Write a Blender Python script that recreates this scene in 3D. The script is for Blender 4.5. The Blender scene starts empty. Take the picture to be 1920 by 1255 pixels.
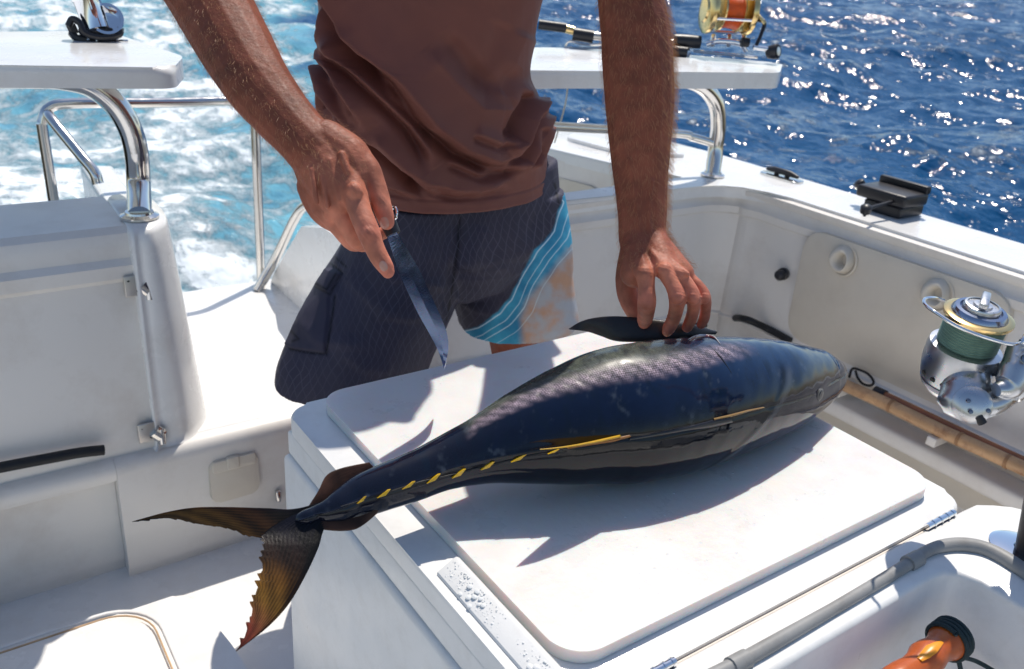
import bpy, bmesh, math, random
import numpy as np
from mathutils import Vector, Matrix, noise
random.seed(7); rng = np.random.default_rng(7)
S = bpy.context.scene
COL = S.collection

# ------------------------------------------------------------------ camera
# world frame: the boat. X to starboard/right, Y towards the stern, Z up, cockpit floor z = 0
F = 1626.0
def nrm(v):
    v = np.array(v, float); return v / np.linalg.norm(v)
dX = nrm((2486, 547, -F)); dY = nrm((-1244, 817, -F))
dY = nrm(dY - dX * dX.dot(dY)); dZ = np.cross(dX, dY)
R = np.array([dX, dY, dZ])
CAM = np.array([0, 0, 1.4])
cam = bpy.data.cameras.new('camera'); camo = bpy.data.objects.new('camera', cam); COL.objects.link(camo)
cam.sensor_width = 36.0; cam.lens = F / 1920 * 36.0; cam.clip_start = 0.02; cam.clip_end = 3000
camo.matrix_world = Matrix([[*R[0], CAM[0]], [*R[1], CAM[1]], [*R[2], CAM[2]], [0, 0, 0, 1]])
cam.dof.use_dof = True; cam.dof.focus_distance = 1.10; cam.dof.aperture_fstop = 8.0
S.camera = camo
S.render.resolution_x = 1024; S.render.resolution_y = 669

# ------------------------------------------------------------------ sky, sun, exposure
SUN = nrm((0.43, 0.33, 1.0))
el = math.asin(SUN[2]); az = math.atan2(SUN[0], SUN[1])
w = bpy.data.worlds.new('World'); S.world = w; w.use_nodes = True
nt = w.node_tree; nt.nodes.clear()
sky = nt.nodes.new('ShaderNodeTexSky'); sky.sky_type = 'NISHITA'; sky.sun_disc = False
sky.sun_elevation = el; sky.sun_rotation = az; sky.air_density = 1.0; sky.dust_density = 0.6; sky.ozone_density = 1.5
bg = nt.nodes.new('ShaderNodeBackground'); bg.inputs['Strength'].default_value = 0.12
wo = nt.nodes.new('ShaderNodeOutputWorld')
nt.links.new(sky.outputs[0], bg.inputs[0]); nt.links.new(bg.outputs[0], wo.inputs[0])
sl = bpy.data.lights.new('sun', 'SUN'); sl.energy = 4.0; sl.angle = math.radians(0.53); sl.color = (1.0, 0.93, 0.83)
so = bpy.data.objects.new('sun', sl); COL.objects.link(so)
so.rotation_euler = Vector(SUN).to_track_quat('Z', 'Y').to_euler()
so.location = (3, 1, 6)
S.view_settings.view_transform = 'Standard'; S.view_settings.look = 'None'
S.view_settings.exposure = 0.16; S.view_settings.gamma = 1.0; S.view_settings.use_curve_mapping = False
S.cycles.max_bounces = 8; S.cycles.caustics_reflective = False; S.cycles.caustics_refractive = False
S.cycles.sample_clamp_indirect = 6.0

# ------------------------------------------------------------------ pixel rays of the photograph -> points in the place
def ray(px, py): return R @ np.array([px - 960, 627.5 - py, -F])
def pz(px, py, z): d = ray(px, py); return CAM + d * (z - CAM[2]) / d[2]
def px_(px, py, x): d = ray(px, py); return CAM + d * (x - CAM[0]) / d[0]
def py_(px, py, y): d = ray(px, py); return CAM + d * (y - CAM[1]) / d[1]
def pd(px, py, dist): return CAM + nrm(ray(px, py)) * dist
def projv(V):
    c = (np.asarray(V) - CAM) @ R
    return 960 - F * c[:, 0] / c[:, 2], 627.5 + F * c[:, 1] / c[:, 2]
def proj(p):
    a, b = projv(np.array([p])); return a[0], b[0]

# ------------------------------------------------------------------ materials
def mat(name, base=(.8, .8, .8), rough=.5, metal=0.0, spec=.5, coat=0.0, coat_r=.05, sss=0.0, trans=0.0, ior=1.45,
        var=0.0, var_scale=6.0, bump=0.0, bump_scale=80.0, attr=None, rough_var=0.0, dirt=None, dirt_scale=5.0, dirt_amt=.0, detail=4.0):
    m = bpy.data.materials.new(name); m.use_nodes = True
    n = m.node_tree.nodes; l = m.node_tree.links; b = n['Principled BSDF']
    b.inputs['Base Color'].default_value = (*base, 1); b.inputs['Roughness'].default_value = rough
    b.inputs['Metallic'].default_value = metal; b.inputs['Specular IOR Level'].default_value = spec
    b.inputs['Coat Weight'].default_value = coat; b.inputs['Coat Roughness'].default_value = coat_r
    b.inputs['IOR'].default_value = ior
    b.inputs['Subsurface Weight'].default_value = sss
    if sss: b.inputs['Subsurface Scale'].default_value = .006 if sss < .5 else .02; b.inputs['Subsurface Radius'].default_value = (1, .35, .2)
    b.inputs['Transmission Weight'].default_value = trans
    tc = n.new('ShaderNodeTexCoord')
    src = None
    if attr:
        a = n.new('ShaderNodeAttribute'); a.attribute_name = attr; src = a.outputs['Color']
    def noise_(scale, det=detail, rgh=.6):
        t = n.new('ShaderNodeTexNoise'); t.inputs['Scale'].default_value = scale; t.inputs['Detail'].default_value = det
        t.inputs['Roughness'].default_value = rgh; l.new(tc.outputs['Object'], t.inputs['Vector']); return t.outputs['Fac']
    if var:
        f = noise_(var_scale)
        hs = n.new('ShaderNodeMapRange'); hs.inputs['To Min'].default_value = 1 - var; hs.inputs['To Max'].default_value = 1 + var
        hs.inputs['From Min'].default_value = .25; hs.inputs['From Max'].default_value = .75
        l.new(f, hs.inputs['Value'])
        mx = n.new('ShaderNodeMix'); mx.data_type = 'RGBA'; mx.blend_type = 'MULTIPLY'; mx.inputs[0].default_value = 1
        if src: l.new(src, mx.inputs[6])
        else: mx.inputs[6].default_value = (*base, 1)
        cb = n.new('ShaderNodeCombineColor')
        for i in range(3): l.new(hs.outputs[0], cb.inputs[i])
        l.new(cb.outputs[0], mx.inputs[7]); src = mx.outputs[2]
    if dirt:
        f = noise_(dirt_scale, 8, .7)
        r = n.new('ShaderNodeMapRange'); r.inputs['From Min'].default_value = .48; r.inputs['From Max'].default_value = .75
        r.inputs['To Max'].default_value = dirt_amt; l.new(f, r.inputs['Value'])
        mx = n.new('ShaderNodeMix'); mx.data_type = 'RGBA'; l.new(r.outputs[0], mx.inputs[0])
        if src: l.new(src, mx.inputs[6])
        else: mx.inputs[6].default_value = (*base, 1)
        mx.inputs[7].default_value = (*dirt, 1); src = mx.outputs[2]
    if src: l.new(src, b.inputs['Base Color'])
    if rough_var:
        f = noise_(var_scale * 2.3, 6)
        r = n.new('ShaderNodeMapRange'); r.inputs['To Min'].default_value = max(0.02, rough - rough_var); r.inputs['To Max'].default_value = rough + rough_var
        r.inputs['From Min'].default_value = .3; r.inputs['From Max'].default_value = .7
        l.new(f, r.inputs['Value']); l.new(r.outputs[0], b.inputs['Roughness'])
    if bump:
        f = noise_(bump_scale, 5)
        bp = n.new('ShaderNodeBump'); bp.inputs['Strength'].default_value = 1.0; bp.inputs['Distance'].default_value = bump
        l.new(f, bp.inputs['Height']); l.new(bp.outputs[0], b.inputs['Normal'])
        if coat: l.new(bp.outputs[0], b.inputs['Coat Normal'])
    return m

GEL = mat('gelcoat', (.80, .795, .78), .28, coat=.35, coat_r=.08, var=.02, var_scale=3, bump=.0006, bump_scale=14, rough_var=.1,
          dirt=(.50, .44, .37), dirt_scale=6, dirt_amt=.30)
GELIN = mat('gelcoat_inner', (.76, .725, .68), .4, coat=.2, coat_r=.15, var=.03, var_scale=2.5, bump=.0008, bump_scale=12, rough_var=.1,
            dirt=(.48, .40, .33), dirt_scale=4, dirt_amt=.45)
CREAM = mat('cream_plastic', (.66, .60, .51), .45, var=.03, var_scale=4, bump=.0003, bump_scale=300, dirt=(.45, .38, .3), dirt_scale=6, dirt_amt=.25)
BOXM = mat('box_moulding', (.76, .755, .735), .38, coat=.2, coat_r=.1, var=.03, var_scale=5, bump=.0004, bump_scale=60, rough_var=.12,
           dirt=(.5, .47, .42), dirt_scale=30, dirt_amt=.25)
BOARD = mat('cutting_board_plastic', (.72, .705, .68), .35, sss=.6, coat=.25, coat_r=.15, var=.02, var_scale=8, bump=.0004, bump_scale=90, rough_var=.14,
            dirt=(.70, .50, .42), dirt_scale=5, dirt_amt=.45)
STEEL = mat('stainless_steel', (.72, .70, .67), .13, 1.0, rough_var=.05, var=.06, var_scale=14, bump=.0002, bump_scale=30)
STEELB = mat('brushed_steel', (.55, .52, .49), .32, 1.0, rough_var=.08, bump=.0002, bump_scale=200)
CHROME = mat('chrome', (.85, .86, .88), .05, 1.0)
RUBBER = mat('black_rubber', (.012, .012, .014), .55, bump=.0004, bump_scale=200)
BLACKP = mat('black_plastic', (.016, .016, .02), .38, bump=.0003, bump_scale=300, rough_var=.1)
GREYT = mat('grey_seal', (.27, .27, .265), .5, var=.12, var_scale=25, bump=.0003, bump_scale=150, dirt=(.12, .09, .07), dirt_scale=14, dirt_amt=.5)
GOLD = mat('gold_anodised', (.85, .62, .28), .22, 1.0, rough_var=.06)
ORANGE = mat('orange_line', (.75, .10, .008), .4, bump=.0008, bump_scale=160, var=.15, var_scale=60)
SILVER = mat('reel_silver', (.60, .61, .63), .30, 1.0, rough_var=.05, var=.05, var_scale=40)
SILVERD = mat('reel_dark_silver', (.20, .21, .25), .22, 1.0, rough_var=.05)
SPOOLTOP = mat('spool_blue_grey', (.34, .38, .48), .2, 1.0)
ROPE = mat('cord', (.012, .03, .034), .7, bump=.001, bump_scale=400)
STRING = mat('string', (.5, .46, .38), .8)
SEALO = mat('amber_sealant', (.55, .36, .20), .6, var=.2, var_scale=20)
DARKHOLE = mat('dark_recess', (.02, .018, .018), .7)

# ------------------------------------------------------------------ mesh helpers
def link(o, parent=None):
    COL.objects.link(o)
    if parent is not None: o.parent = parent
    return o
def mk(name, V, Fc, m, parent=None, smooth=True, colors=None, uv=None):
    me = bpy.data.meshes.new(name); me.from_pydata([tuple(map(float, v)) for v in V], [], [tuple(map(int, f)) for f in Fc])
    me.materials.append(m)
    if smooth: me.shade_smooth()
    if colors:
        for k, c in colors.items():
            a = me.attributes.new(k, 'FLOAT_COLOR', 'POINT')
            cc = np.ones((len(V), 4)); c = np.asarray(c); cc[:, :c.shape[1]] = c
            a.data.foreach_set('color', cc.ravel())
    if uv is not None:
        ul = me.uv_layers.new(name='UVMap'); idx = np.zeros(len(me.loops), int); me.loops.foreach_get('vertex_index', idx)
        ul.data.foreach_set('uv', np.asarray(uv)[idx].ravel())
    o = bpy.data.objects.new(name, me)
    return link(o, parent)
def bmo(name, bm, m, parent=None, smooth=True):
    bmesh.ops.recalc_face_normals(bm, faces=bm.faces)
    me = bpy.data.meshes.new(name); bm.to_mesh(me); bm.free(); me.materials.append(m)
    if smooth: me.shade_smooth()
    o = bpy.data.objects.new(name, me); link(o, parent)
    if smooth:
        try: me.set_sharp_from_angle(angle=math.radians(38))
        except Exception: pass
    return o
def bevel(bm, off, seg=3, ang=25):
    ed = [e for e in bm.edges if len(e.link_faces) == 2 and e.calc_face_angle(0) > math.radians(ang)]
    bmesh.ops.bevel(bm, geom=ed, offset=off, offset_type='OFFSET', segments=seg, profile=.5, affect='EDGES', clamp_overlap=True)
def rbox(name, lo, hi, bev, m, parent=None, seg=3, rot=None):
    bm = bmesh.new(); bmesh.ops.create_cube(bm, size=1)
    lo = np.array(lo, float); hi = np.array(hi, float); c = (lo + hi) / 2; s = hi - lo
    for v in bm.verts: v.co = Vector((v.co.x * s[0], v.co.y * s[1], v.co.z * s[2]))
    if bev: bevel(bm, bev, seg)
    if rot is not None: bmesh.ops.rotate(bm, verts=bm.verts, cent=(0, 0, 0), matrix=rot)
    bmesh.ops.translate(bm, verts=bm.verts, vec=Vector(c))
    return bmo(name, bm, m, parent)
def prism(name, pts, z0, z1, bev, m, parent=None, seg=3, top_only=False, xf=None, scale_top=None):
    bm = bmesh.new()
    n = len(pts)
    lo = [bm.verts.new((p[0], p[1], z0 if len(p) < 3 else z0)) for p in pts]
    tp = pts if scale_top is None else scale_top
    hi = [bm.verts.new((p[0], p[1], z1)) for p in tp]
    bm.faces.new(lo[::-1]); top = bm.faces.new(hi)
    for i in range(n): bm.faces.new((lo[i], lo[(i + 1) % n], hi[(i + 1) % n], hi[i]))
    if bev:
        ed = list(top.edges) if top_only else list(top.edges) + [e for e in bm.edges if e not in set(top.edges) and e.calc_face_angle(0) > .6]
        bmesh.ops.bevel(bm, geom=ed, offset=bev, offset_type='OFFSET', segments=seg, profile=.5, affect='EDGES', clamp_overlap=True)
    if xf is not None: bm.transform(xf)
    return bmo(name, bm, m, parent)
def rrect(x0, y0, x1, y1, r, n=8):
    o = []
    for cx, cy, a0 in ((x1 - r, y1 - r, 0), (x0 + r, y1 - r, 90), (x0 + r, y0 + r, 180), (x1 - r, y0 + r, 270)):
        for k in range(n + 1):
            a = math.radians(a0 + 90 * k / n); o.append((cx + r * math.cos(a), cy + r * math.sin(a)))
    return o
def round_poly(P, r, n=6):
    """round every corner of a plan outline"""
    P = [np.array(p[:2], float) for p in P]; o = []
    for i in range(len(P)):
        a, b, c = P[i - 1], P[i], P[(i + 1) % len(P)]; la, lc = np.linalg.norm(a - b), np.linalg.norm(c - b); q = min(r, la * .45, lc * .45)
        s, e = b + (a - b) / la * q, b + (c - b) / lc * q
        for k in range(n + 1): t = k / n; o.append(tuple((1 - t) ** 2 * s + 2 * t * (1 - t) * b + t * t * e))
    return o
def catmull(P, n=10, closed=False):
    P = [np.array(p, float) for p in P]
    if len(P) < 3: return [P[0] + (P[1] - P[0]) * t for t in np.linspace(0, 1, n)]
    Q = [P[-1]] + P + [P[0], P[1]] if closed else [2 * P[0] - P[1]] + P + [2 * P[-1] - P[-2]]
    o = []
    for i in range(1, len(Q) - 2):
        for k in range(n):
            t = k / n; a, b, c, d = Q[i - 1], Q[i], Q[i + 1], Q[i + 2]
            o.append(.5 * ((2 * b) + (-a + c) * t + (2 * a - 5 * b + 4 * c - d) * t * t + (-a + 3 * b - 3 * c + d) * t ** 3))
    if not closed: o.append(P[-1])
    return o
def tubemesh(P, r, n=14, closed=False, caps=True, flat=1.0):
    P = [np.array(p, float) for p in P]; m = len(P)
    rr = [r] * m if np.isscalar(r) else list(np.interp(np.linspace(0, 1, m), np.linspace(0, 1, len(r)), r))
    V = []; Fc = []
    T = [nrm(P[(i + 1) % m] - P[i - 1]) if closed else nrm(P[min(i + 1, m - 1)] - P[max(i - 1, 0)]) for i in range(m)]
    u = np.cross(T[0], (0, 0, 1));
    if np.linalg.norm(u) < .1: u = np.cross(T[0], (1, 0, 0))
    u = nrm(u)
    for i in range(m):
        u = nrm(u - T[i] * u.dot(T[i])); v = np.cross(T[i], u)
        for k in range(n):
            a = 2 * math.pi * k / n; V.append(P[i] + rr[i] * (math.cos(a) * u + flat * math.sin(a) * v))
    for i in range(m if closed else m - 1):
        j = (i + 1) % m
        for k in range(n): Fc.append((i * n + k, i * n + (k + 1) % n, j * n + (k + 1) % n, j * n + k))
    if caps and not closed:
        Fc.append(tuple(range(n))[::-1]); Fc.append(tuple(range((m - 1) * n, m * n)))
    return V, Fc
class MB:
    def __init__(s): s.V = []; s.F = []
    def add(s, VF):
        o = len(s.V); s.V += list(VF[0]); s.F += [tuple(i + o for i in f) for f in VF[1]]; return s
    def tube(s, P, r, n=12, **k): return s.add(tubemesh(P, r, n, **k))
    def build(s, name, m, parent=None, smooth=True):
        o = mk(name, s.V, s.F, m, parent, smooth)
        try: o.data.set_sharp_from_angle(angle=math.radians(40))
        except Exception: pass
        return o
def tube(name, P, r, m, parent=None, n=14, cr=8, closed=False, **k):
    Q = catmull(P, cr, closed) if cr else P
    b = MB(); b.tube(Q, r, n, closed=closed, **k); return b.build(name, m, parent)
def basis(axis, ref=(0, 0, 1)):
    a = nrm(axis); u = np.cross(ref, a)
    if np.linalg.norm(u) < .1: u = np.cross((1, 0, 0), a)
    u = nrm(u); return u, np.cross(a, u), a
def lathemesh(prof, O, axis, n=32, ref=(0, 0, 1)):
    u, v, a = basis(axis, ref); O = np.array(O, float); V = []; Fc = []
    for (r, z) in prof:
        for k in range(n):
            t = 2 * math.pi * k / n; V.append(O + a * z + r * (math.cos(t) * u + math.sin(t) * v))
    m = len(prof)
    for i in range(m - 1):
        for k in range(n): Fc.append((i * n + k, i * n + (k + 1) % n, (i + 1) * n + (k + 1) % n, (i + 1) * n + k))
    Fc.append(tuple(range(n))[::-1]); Fc.append(tuple(range((m - 1) * n, m * n)))
    return V, Fc
def lathe(name, prof, O, axis, m, parent=None, n=32, smooth=True):
    b = MB(); b.add(lathemesh(prof, O, axis, n)); return b.build(name, m, parent, smooth)
def sphere_mesh(c, r, n=10, sc=(1, 1, 1)):
    V = []; Fc = []
    for i in range(1, n):
        for k in range(2 * n):
            a = math.pi * i / n; b = math.pi * k / n
            V.append(np.array(c) + r * np.array((math.sin(a) * math.cos(b) * sc[0], math.sin(a) * math.sin(b) * sc[1], math.cos(a) * sc[2])))
    m = 2 * n
    for i in range(n - 2):
        for k in range(m): Fc.append((i * m + k, (i + 1) * m + k, (i + 1) * m + (k + 1) % m, i * m + (k + 1) % m))
    V.append(np.array(c) + np.array((0, 0, r * sc[2]))); V.append(np.array(c) - np.array((0, 0, r * sc[2]))); t = len(V) - 2
    for k in range(m): Fc.append((t, k, (k + 1) % m)); Fc.append((t + 1, (n - 2) * m + (k + 1) % m, (n - 2) * m + k))
    return V, Fc
def thing(name, label, cat, loc=(0, 0, 0), group=None):
    o = bpy.data.objects.new(name, None); o.empty_display_size = .1; COL.objects.link(o); o.location = tuple(map(float, loc))
    o['label'] = label; o['category'] = cat
    if group: o['group'] = group
    return o
def adopt(root):
    """children were modelled in world coordinates: keep them there under a root that stands at its base"""
    for c in root.children: c.matrix_parent_inverse = Matrix.Translation(-root.location)
def tag(o, label, cat, group=None):
    o['label'] = label; o['category'] = cat
    if group: o['group'] = group
    return o
def sstep(a, b, x):
    t = np.clip((x - a) / (b - a), 0, 1); return t * t * (3 - 2 * t)
def seg_dist(px, py, poly):
    """distance of points to a polyline, signed side and parameter"""
    best = np.full(px.shape, 1e9); side = np.zeros(px.shape); par = np.zeros(px.shape)
    P = np.array(poly, float); L = np.r_[0, np.cumsum(np.hypot(*np.diff(P, axis=0).T))]
    for i in range(len(P) - 1):
        a, b = P[i], P[i + 1]; d = b - a; ll = d @ d
        t = np.clip(((px - a[0]) * d[0] + (py - a[1]) * d[1]) / ll, 0, 1)
        qx = a[0] + t * d[0]; qy = a[1] + t * d[1]; ds = np.hypot(px - qx, py - qy)
        s = np.sign(d[0] * (py - a[1]) - d[1] * (px - a[0]))
        m = ds < best; best = np.where(m, ds, best); side = np.where(m, s, side); par = np.where(m, (L[i] + t * math.sqrt(ll)) / L[-1], par)
    return best, side, par
def inpoly(px, py, poly):
    P = np.array(poly, float); ins = np.zeros(px.shape, bool); j = len(P) - 1
    for i in range(len(P)):
        xi, yi = P[i]; xj, yj = P[j]
        c = ((yi > py) != (yj > py)) & (px < (xj - xi) * (py - yi) / (yj - yi + 1e-12) + xi)
        ins ^= c; j = i
    return ins
def vnoise(V, scale, oct=3):
    """cheap smooth value noise on an array of points"""
    out = np.zeros(len(V)); amp = 1; tot = 0
    r = np.random.default_rng(int(scale * 977) % 100000)
    for o in range(oct):
        for k in range(5):
            d = r.normal(size=3); d /= np.linalg.norm(d); ph = r.uniform(0, 6.28)
            out += amp * np.sin((V @ d) * scale * (2 ** o) * r.uniform(.7, 1.4) * 6.28 + ph + 1.3 * np.sin((V @ np.roll(d, 1)) * scale * (2 ** o) * 3.1 + ph * 2)) / 5
        tot += amp; amp *= .5
    return out / tot * 1.8
# ================================================================== SEA
def sea_height(X, Y):
    h = np.zeros(X.shape); r = np.random.default_rng(11)
    for lam, a, n in ((9.0, .13, 3), (4.5, .085, 5), (2.2, .055, 8), (1.15, .034, 10), (.6, .017, 12), (.3, .008, 12)):
        for k in range(n):
            th = math.radians(r.normal(25, 38 if lam > 2 else 60)); kk = 2 * math.pi / (lam * r.uniform(.75, 1.3)); ph = r.uniform(0, 6.28)
            arg = kk * (X * math.sin(th) + Y * math.cos(th)) + ph + .8 * np.sin(.21 * X * (1 + k * .13) + .17 * Y + ph)
            s = np.sin(arg); h += a / math.sqrt(n) * 1.25 * (1.6 * np.exp(1.1 * (s - 1)) - .55)
    return h
na, nr = 640, 720
yaw = math.atan2(R[1][2] * -1, R[0][2] * -1)            # heading of the view, in plan
ang = yaw + np.radians(np.r_[np.linspace(48, -52, na)])
rad = np.concatenate([np.geomspace(1.6, 60, nr - 120), np.geomspace(61, 1500, 120)])
A, Rr = np.meshgrid(ang, rad); X = CAM[0] + Rr * np.cos(A); Y = CAM[1] + Rr * np.sin(A)
fade = 1 / (1 + (Rr / 150) ** 2)
Z = sea_height(X, Y) * fade
def wake_mask(X, Y):
    e = X - (.75 + .36 * Y) - .5 * np.sin(Y * .7) - .35 * np.sin(Y * 1.9 + X)
    return 1 - sstep(-.9, 1.2, e)
wm = wake_mask(X, Y)
P3 = np.c_[X.ravel(), Y.ravel(), np.zeros(X.size)]
tur = vnoise(P3, .55, 4).reshape(X.shape)
Z += wm * (.05 * tur) * fade
# the boat heels a little: the sea plane leans against the cockpit frame
tilt = math.radians(1.9); hx, hy = math.sin(math.radians(72)), math.cos(math.radians(72))
Zt = -.50 + Z + (X * hx + Y * hy) * math.tan(tilt) * sstep(0, 6, Rr)
V = np.c_[X.ravel(), Y.ravel(), Zt.ravel()]
idx = np.arange(nr * na).reshape(nr, na)
Fq = np.c_[idx[:-1, :-1].ravel(), idx[:-1, 1:].ravel(), idx[1:, 1:].ravel(), idx[1:, :-1].ravel()]
me = bpy.data.meshes.new('sea'); me.vertices.add(len(V)); me.vertices.foreach_set('co', V.ravel())
me.loops.add(Fq.size); me.loops.foreach_set('vertex_index', Fq.ravel()[::1]); me.polygons.add(len(Fq))
me.polygons.foreach_set('loop_start', np.arange(0, Fq.size, 4)); me.update(calc_edges=True); me.shade_smooth()
at = me.attributes.new('wake', 'FLOAT_COLOR', 'POINT')
crest = np.clip((Z - .12) / .12, 0, 1)
at.data.foreach_set('color', np.c_[wm.ravel(), crest.ravel(), np.clip(np.exp(-((Y - 4) / 5.0) ** 2), 0, 1).ravel(), np.ones(X.size)].ravel())
sea = bpy.data.objects.new('sea', me); COL.objects.link(sea); sea['kind'] = 'structure'
m = bpy.data.materials.new('sea_water'); m.use_nodes = True; n = m.node_tree.nodes; l = m.node_tree.links; b = n['Principled BSDF']
me.materials.append(m)
def N(t, **k):
    x = n.new(t)
    for a, v in k.items(): x.inputs[a.replace('_', ' ')].default_value = v
    return x
tc = N('ShaderNodeTexCoord'); att = n.new('ShaderNodeAttribute'); att.attribute_name = 'wake'; sp = N('ShaderNodeSeparateColor'); l.new(att.outputs['Color'], sp.inputs[0])
def mp(sx, sy, rot=0):
    q = n.new('ShaderNodeMapping'); q.inputs['Scale'].default_value = (sx, sy, 1); q.inputs['Rotation'].default_value = (0, 0, rot); l.new(tc.outputs['Object'], q.inputs[0]); return q.outputs[0]
def nz(vec, scale, det, rough=.6, dist=0.0):
    t = N('ShaderNodeTexNoise', Scale=scale, Detail=det, Roughness=rough, Distortion=dist); l.new(vec, t.inputs['Vector']); return t.outputs['Fac']
def rng_(x, a, b_, c=0., d=1.):
    t = N('ShaderNodeMapRange'); t.interpolation_type = 'SMOOTHSTEP'
    for i, v in zip(('From Min', 'From Max', 'To Min', 'To Max'), (a, b_, c, d)): t.inputs[i].default_value = v
    l.new(x, t.inputs['Value']); return t.outputs[0]
def mth(op, a, b_=None):
    t = n.new('ShaderNodeMath'); t.operation = op
    for i, v in enumerate((a, b_)):
        if v is None: continue
        if isinstance(v, (int, float)): t.inputs[i].default_value = v
        else: l.new(v, t.inputs[i])
    return t.outputs[0]
wk = sp.outputs[0]
v1 = mp(1, .75, .2)
f1 = nz(v1, .8, 9, .66, .25); f2 = nz(v1, 5.5, 8, .72, .3); f3 = nz(mp(1, .6, .2), .30, 5, .6, .3)
mixf = mth('ADD', mth('MULTIPLY', f1, .5), mth('ADD', mth('MULTIPLY', f2, .3), mth('MULTIPLY', f3, .2)))
foam_in = rng_(mth('ADD', mixf, mth('ADD', mth('MULTIPLY', wk, .16), mth('MULTIPLY', sp.outputs[2], .03))), .615, .715)
foam_in = mth('MULTIPLY', foam_in, rng_(wk, .05, .45))
crest_f = mth('MULTIPLY', rng_(sp.outputs[1], .45, 1.0), rng_(f2, .55, .68))
aer = mth('MULTIPLY', rng_(mth('ADD', mth('MULTIPLY', f1, .6), mth('MULTIPLY', f3, .4)), .28, .56), rng_(wk, .15, .8))
foam = mth('MINIMUM', mth('ADD', foam_in, mth('MULTIPLY', crest_f, .6)), 1.0)
c1 = n.new('ShaderNodeMix'); c1.data_type = 'RGBA'; c1.inputs[6].default_value = (.001, .058, .160, 1); c1.inputs[7].default_value = (.18, .48, .58, 1); l.new(aer, c1.inputs[0])
c2 = n.new('ShaderNodeMix'); c2.data_type = 'RGBA'; c2.inputs[7].default_value = (.80, .86, .88, 1); l.new(c1.outputs[2], c2.inputs[6]); l.new(foam, c2.inputs[0]); b.inputs['Specular IOR Level'].default_value = .36
l.new(c2.outputs[2], b.inputs['Base Color'])
l.new(rng_(foam, 0, 1, .11, .7), b.inputs['Roughness']); b.inputs['IOR'].default_value = 1.333
b1 = nz(mp(1, .5, .45), 2.3, 4, .5, .4); b2 = nz(mp(1, .7, -.3), 8, 2, .5, .3)
hgt = mth('ADD', mth('MULTIPLY', b1, .105), mth('ADD', mth('MULTIPLY', b2, .028), mth('MULTIPLY', foam, .03)))
bp = N('ShaderNodeBump', Strength=1.0, Distance=1.0); l.new(hgt, bp.inputs['Height']); l.new(bp.outputs[0], b.inputs['Normal'])

# ================================================================== BOAT
boat = thing('fishing_boat', 'white fibreglass sport fishing boat cockpit with stainless rails, seen from inside towards its stern', 'boat', (0.9, 1.0, 0))
B = boat
def sweep(name, prof, path, m, parent, closed_prof=False):
    """profile (offset to the left-hand normal, z) swept along a plan path"""
    path = [np.array(p, float) for p in path]; V = []; Fc = []; k = len(prof)
    for i, p in enumerate(path):
        t = nrm(path[min(i + 1, len(path) - 1)] - path[max(i - 1, 0)]); nn = np.array((-t[1], t[0]))
        for (o, z) in prof: V.append((p[0] + nn[0] * o, p[1] + nn[1] * o, z))
    for i in range(len(path) - 1):
        for j in range(k if closed_prof else k - 1): Fc.append((i * k + j, i * k + (j + 1) % k, (i + 1) * k + (j + 1) % k, (i + 1) * k + j))
    if closed_prof: Fc.append(tuple(range(k))[::-1]); Fc.append(tuple(range((len(path) - 1) * k, len(path) * k)))
    o = mk(name, V, Fc, m, parent)
    bm = bmesh.new(); bm.from_mesh(o.data); bmesh.ops.recalc_face_normals(bm, faces=bm.faces); bm.to_mesh(o.data); bm.free()
    o.data.shade_smooth(); o.data.set_sharp_from_angle(angle=math.radians(50)); return o
# floor and its hatch
F0 = .10; FZ = .17      # cockpit floor, and an added low platform on it, raised to catch the sun patch
hx0, hy1 = pz(285, 1190, FZ)[0], pz(230, 1158, FZ)[1] + .018
hatch = rrect(-.75, .95, hx0, hy1 - .02, .075, 8)
rbox('cockpit_floor', (-2.2, -1.5, 0), (2.06, 1.80, F0), 0, GEL, B)
pe = pz(352, 1108, FZ); pe2 = pz(440, 1215, FZ)
prism('sun_patch_platform', round_poly([(-1.5, pe[1]), (-1.5, .6), (.371, .6), (pe2[0], pe2[1]), (pe[0], pe[1])], .03)[::-1], F0, FZ, .006, GEL, B)
prism('floor_hatch', hatch, FZ + .0005, FZ + .010, .004, GEL, B, top_only=True)
gp = [(x, y, FZ + .007) for x, y in rrect(-.758, .942, hx0 + .008, hy1 - .012, .083, 8)]
tube('hatch_seal', gp, 0.0018, SEALO, B, n=8, cr=0, closed=True)
tube('hatch_surround', [(x, y, FZ + .002) for x, y in rrect(-.80, .90, hx0 + .022, hy1 + .008, .10, 8)], .004, GEL, B, n=8, cr=0, closed=True, flat=.6)
# lower aft wall with the locker recess on the left, then the door step
low = [(-.16, .05), (-.015, .05), (-.012, .115), (.0, .13), (.002, .25), (.010, .37), (.008, .388), (-.006, .402), (-.16, .402)]
sweep('lower_aft_wall', [(o, z) for o, z in low], [(.235, 1.65), (1.30, 1.65)][::-1], GELIN, B, True)
lowr = [(-.16, .05), (-.05, .05), (-.05, .12), (-.035, .14), (-.033, .25), (-.028, .352), (.004, .356), (.010, .37), (.008, .388), (-.006, .402), (-.16, .402)]
sweep('locker_recess_wall', [(o, z) for o, z in lowr], [(-1.6, 1.65), (.2345, 1.65)][::-1], GELIN, B, True)
tube('black_edge_trim', [tuple(py_(*q, 1.640)) for q in ((-300, 935), (-100, 898), (0, 877), (100, 858), (150, 849), (195, 844))], .0105, RUBBER, B)
# door step (platform through the stern)
prism('stern_step', [(.30, 1.70), (.34, 1.675), (1.32, 1.66), (1.32, 2.50), (.33, 2.50)], .30, .404, .012, GEL, B)
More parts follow.
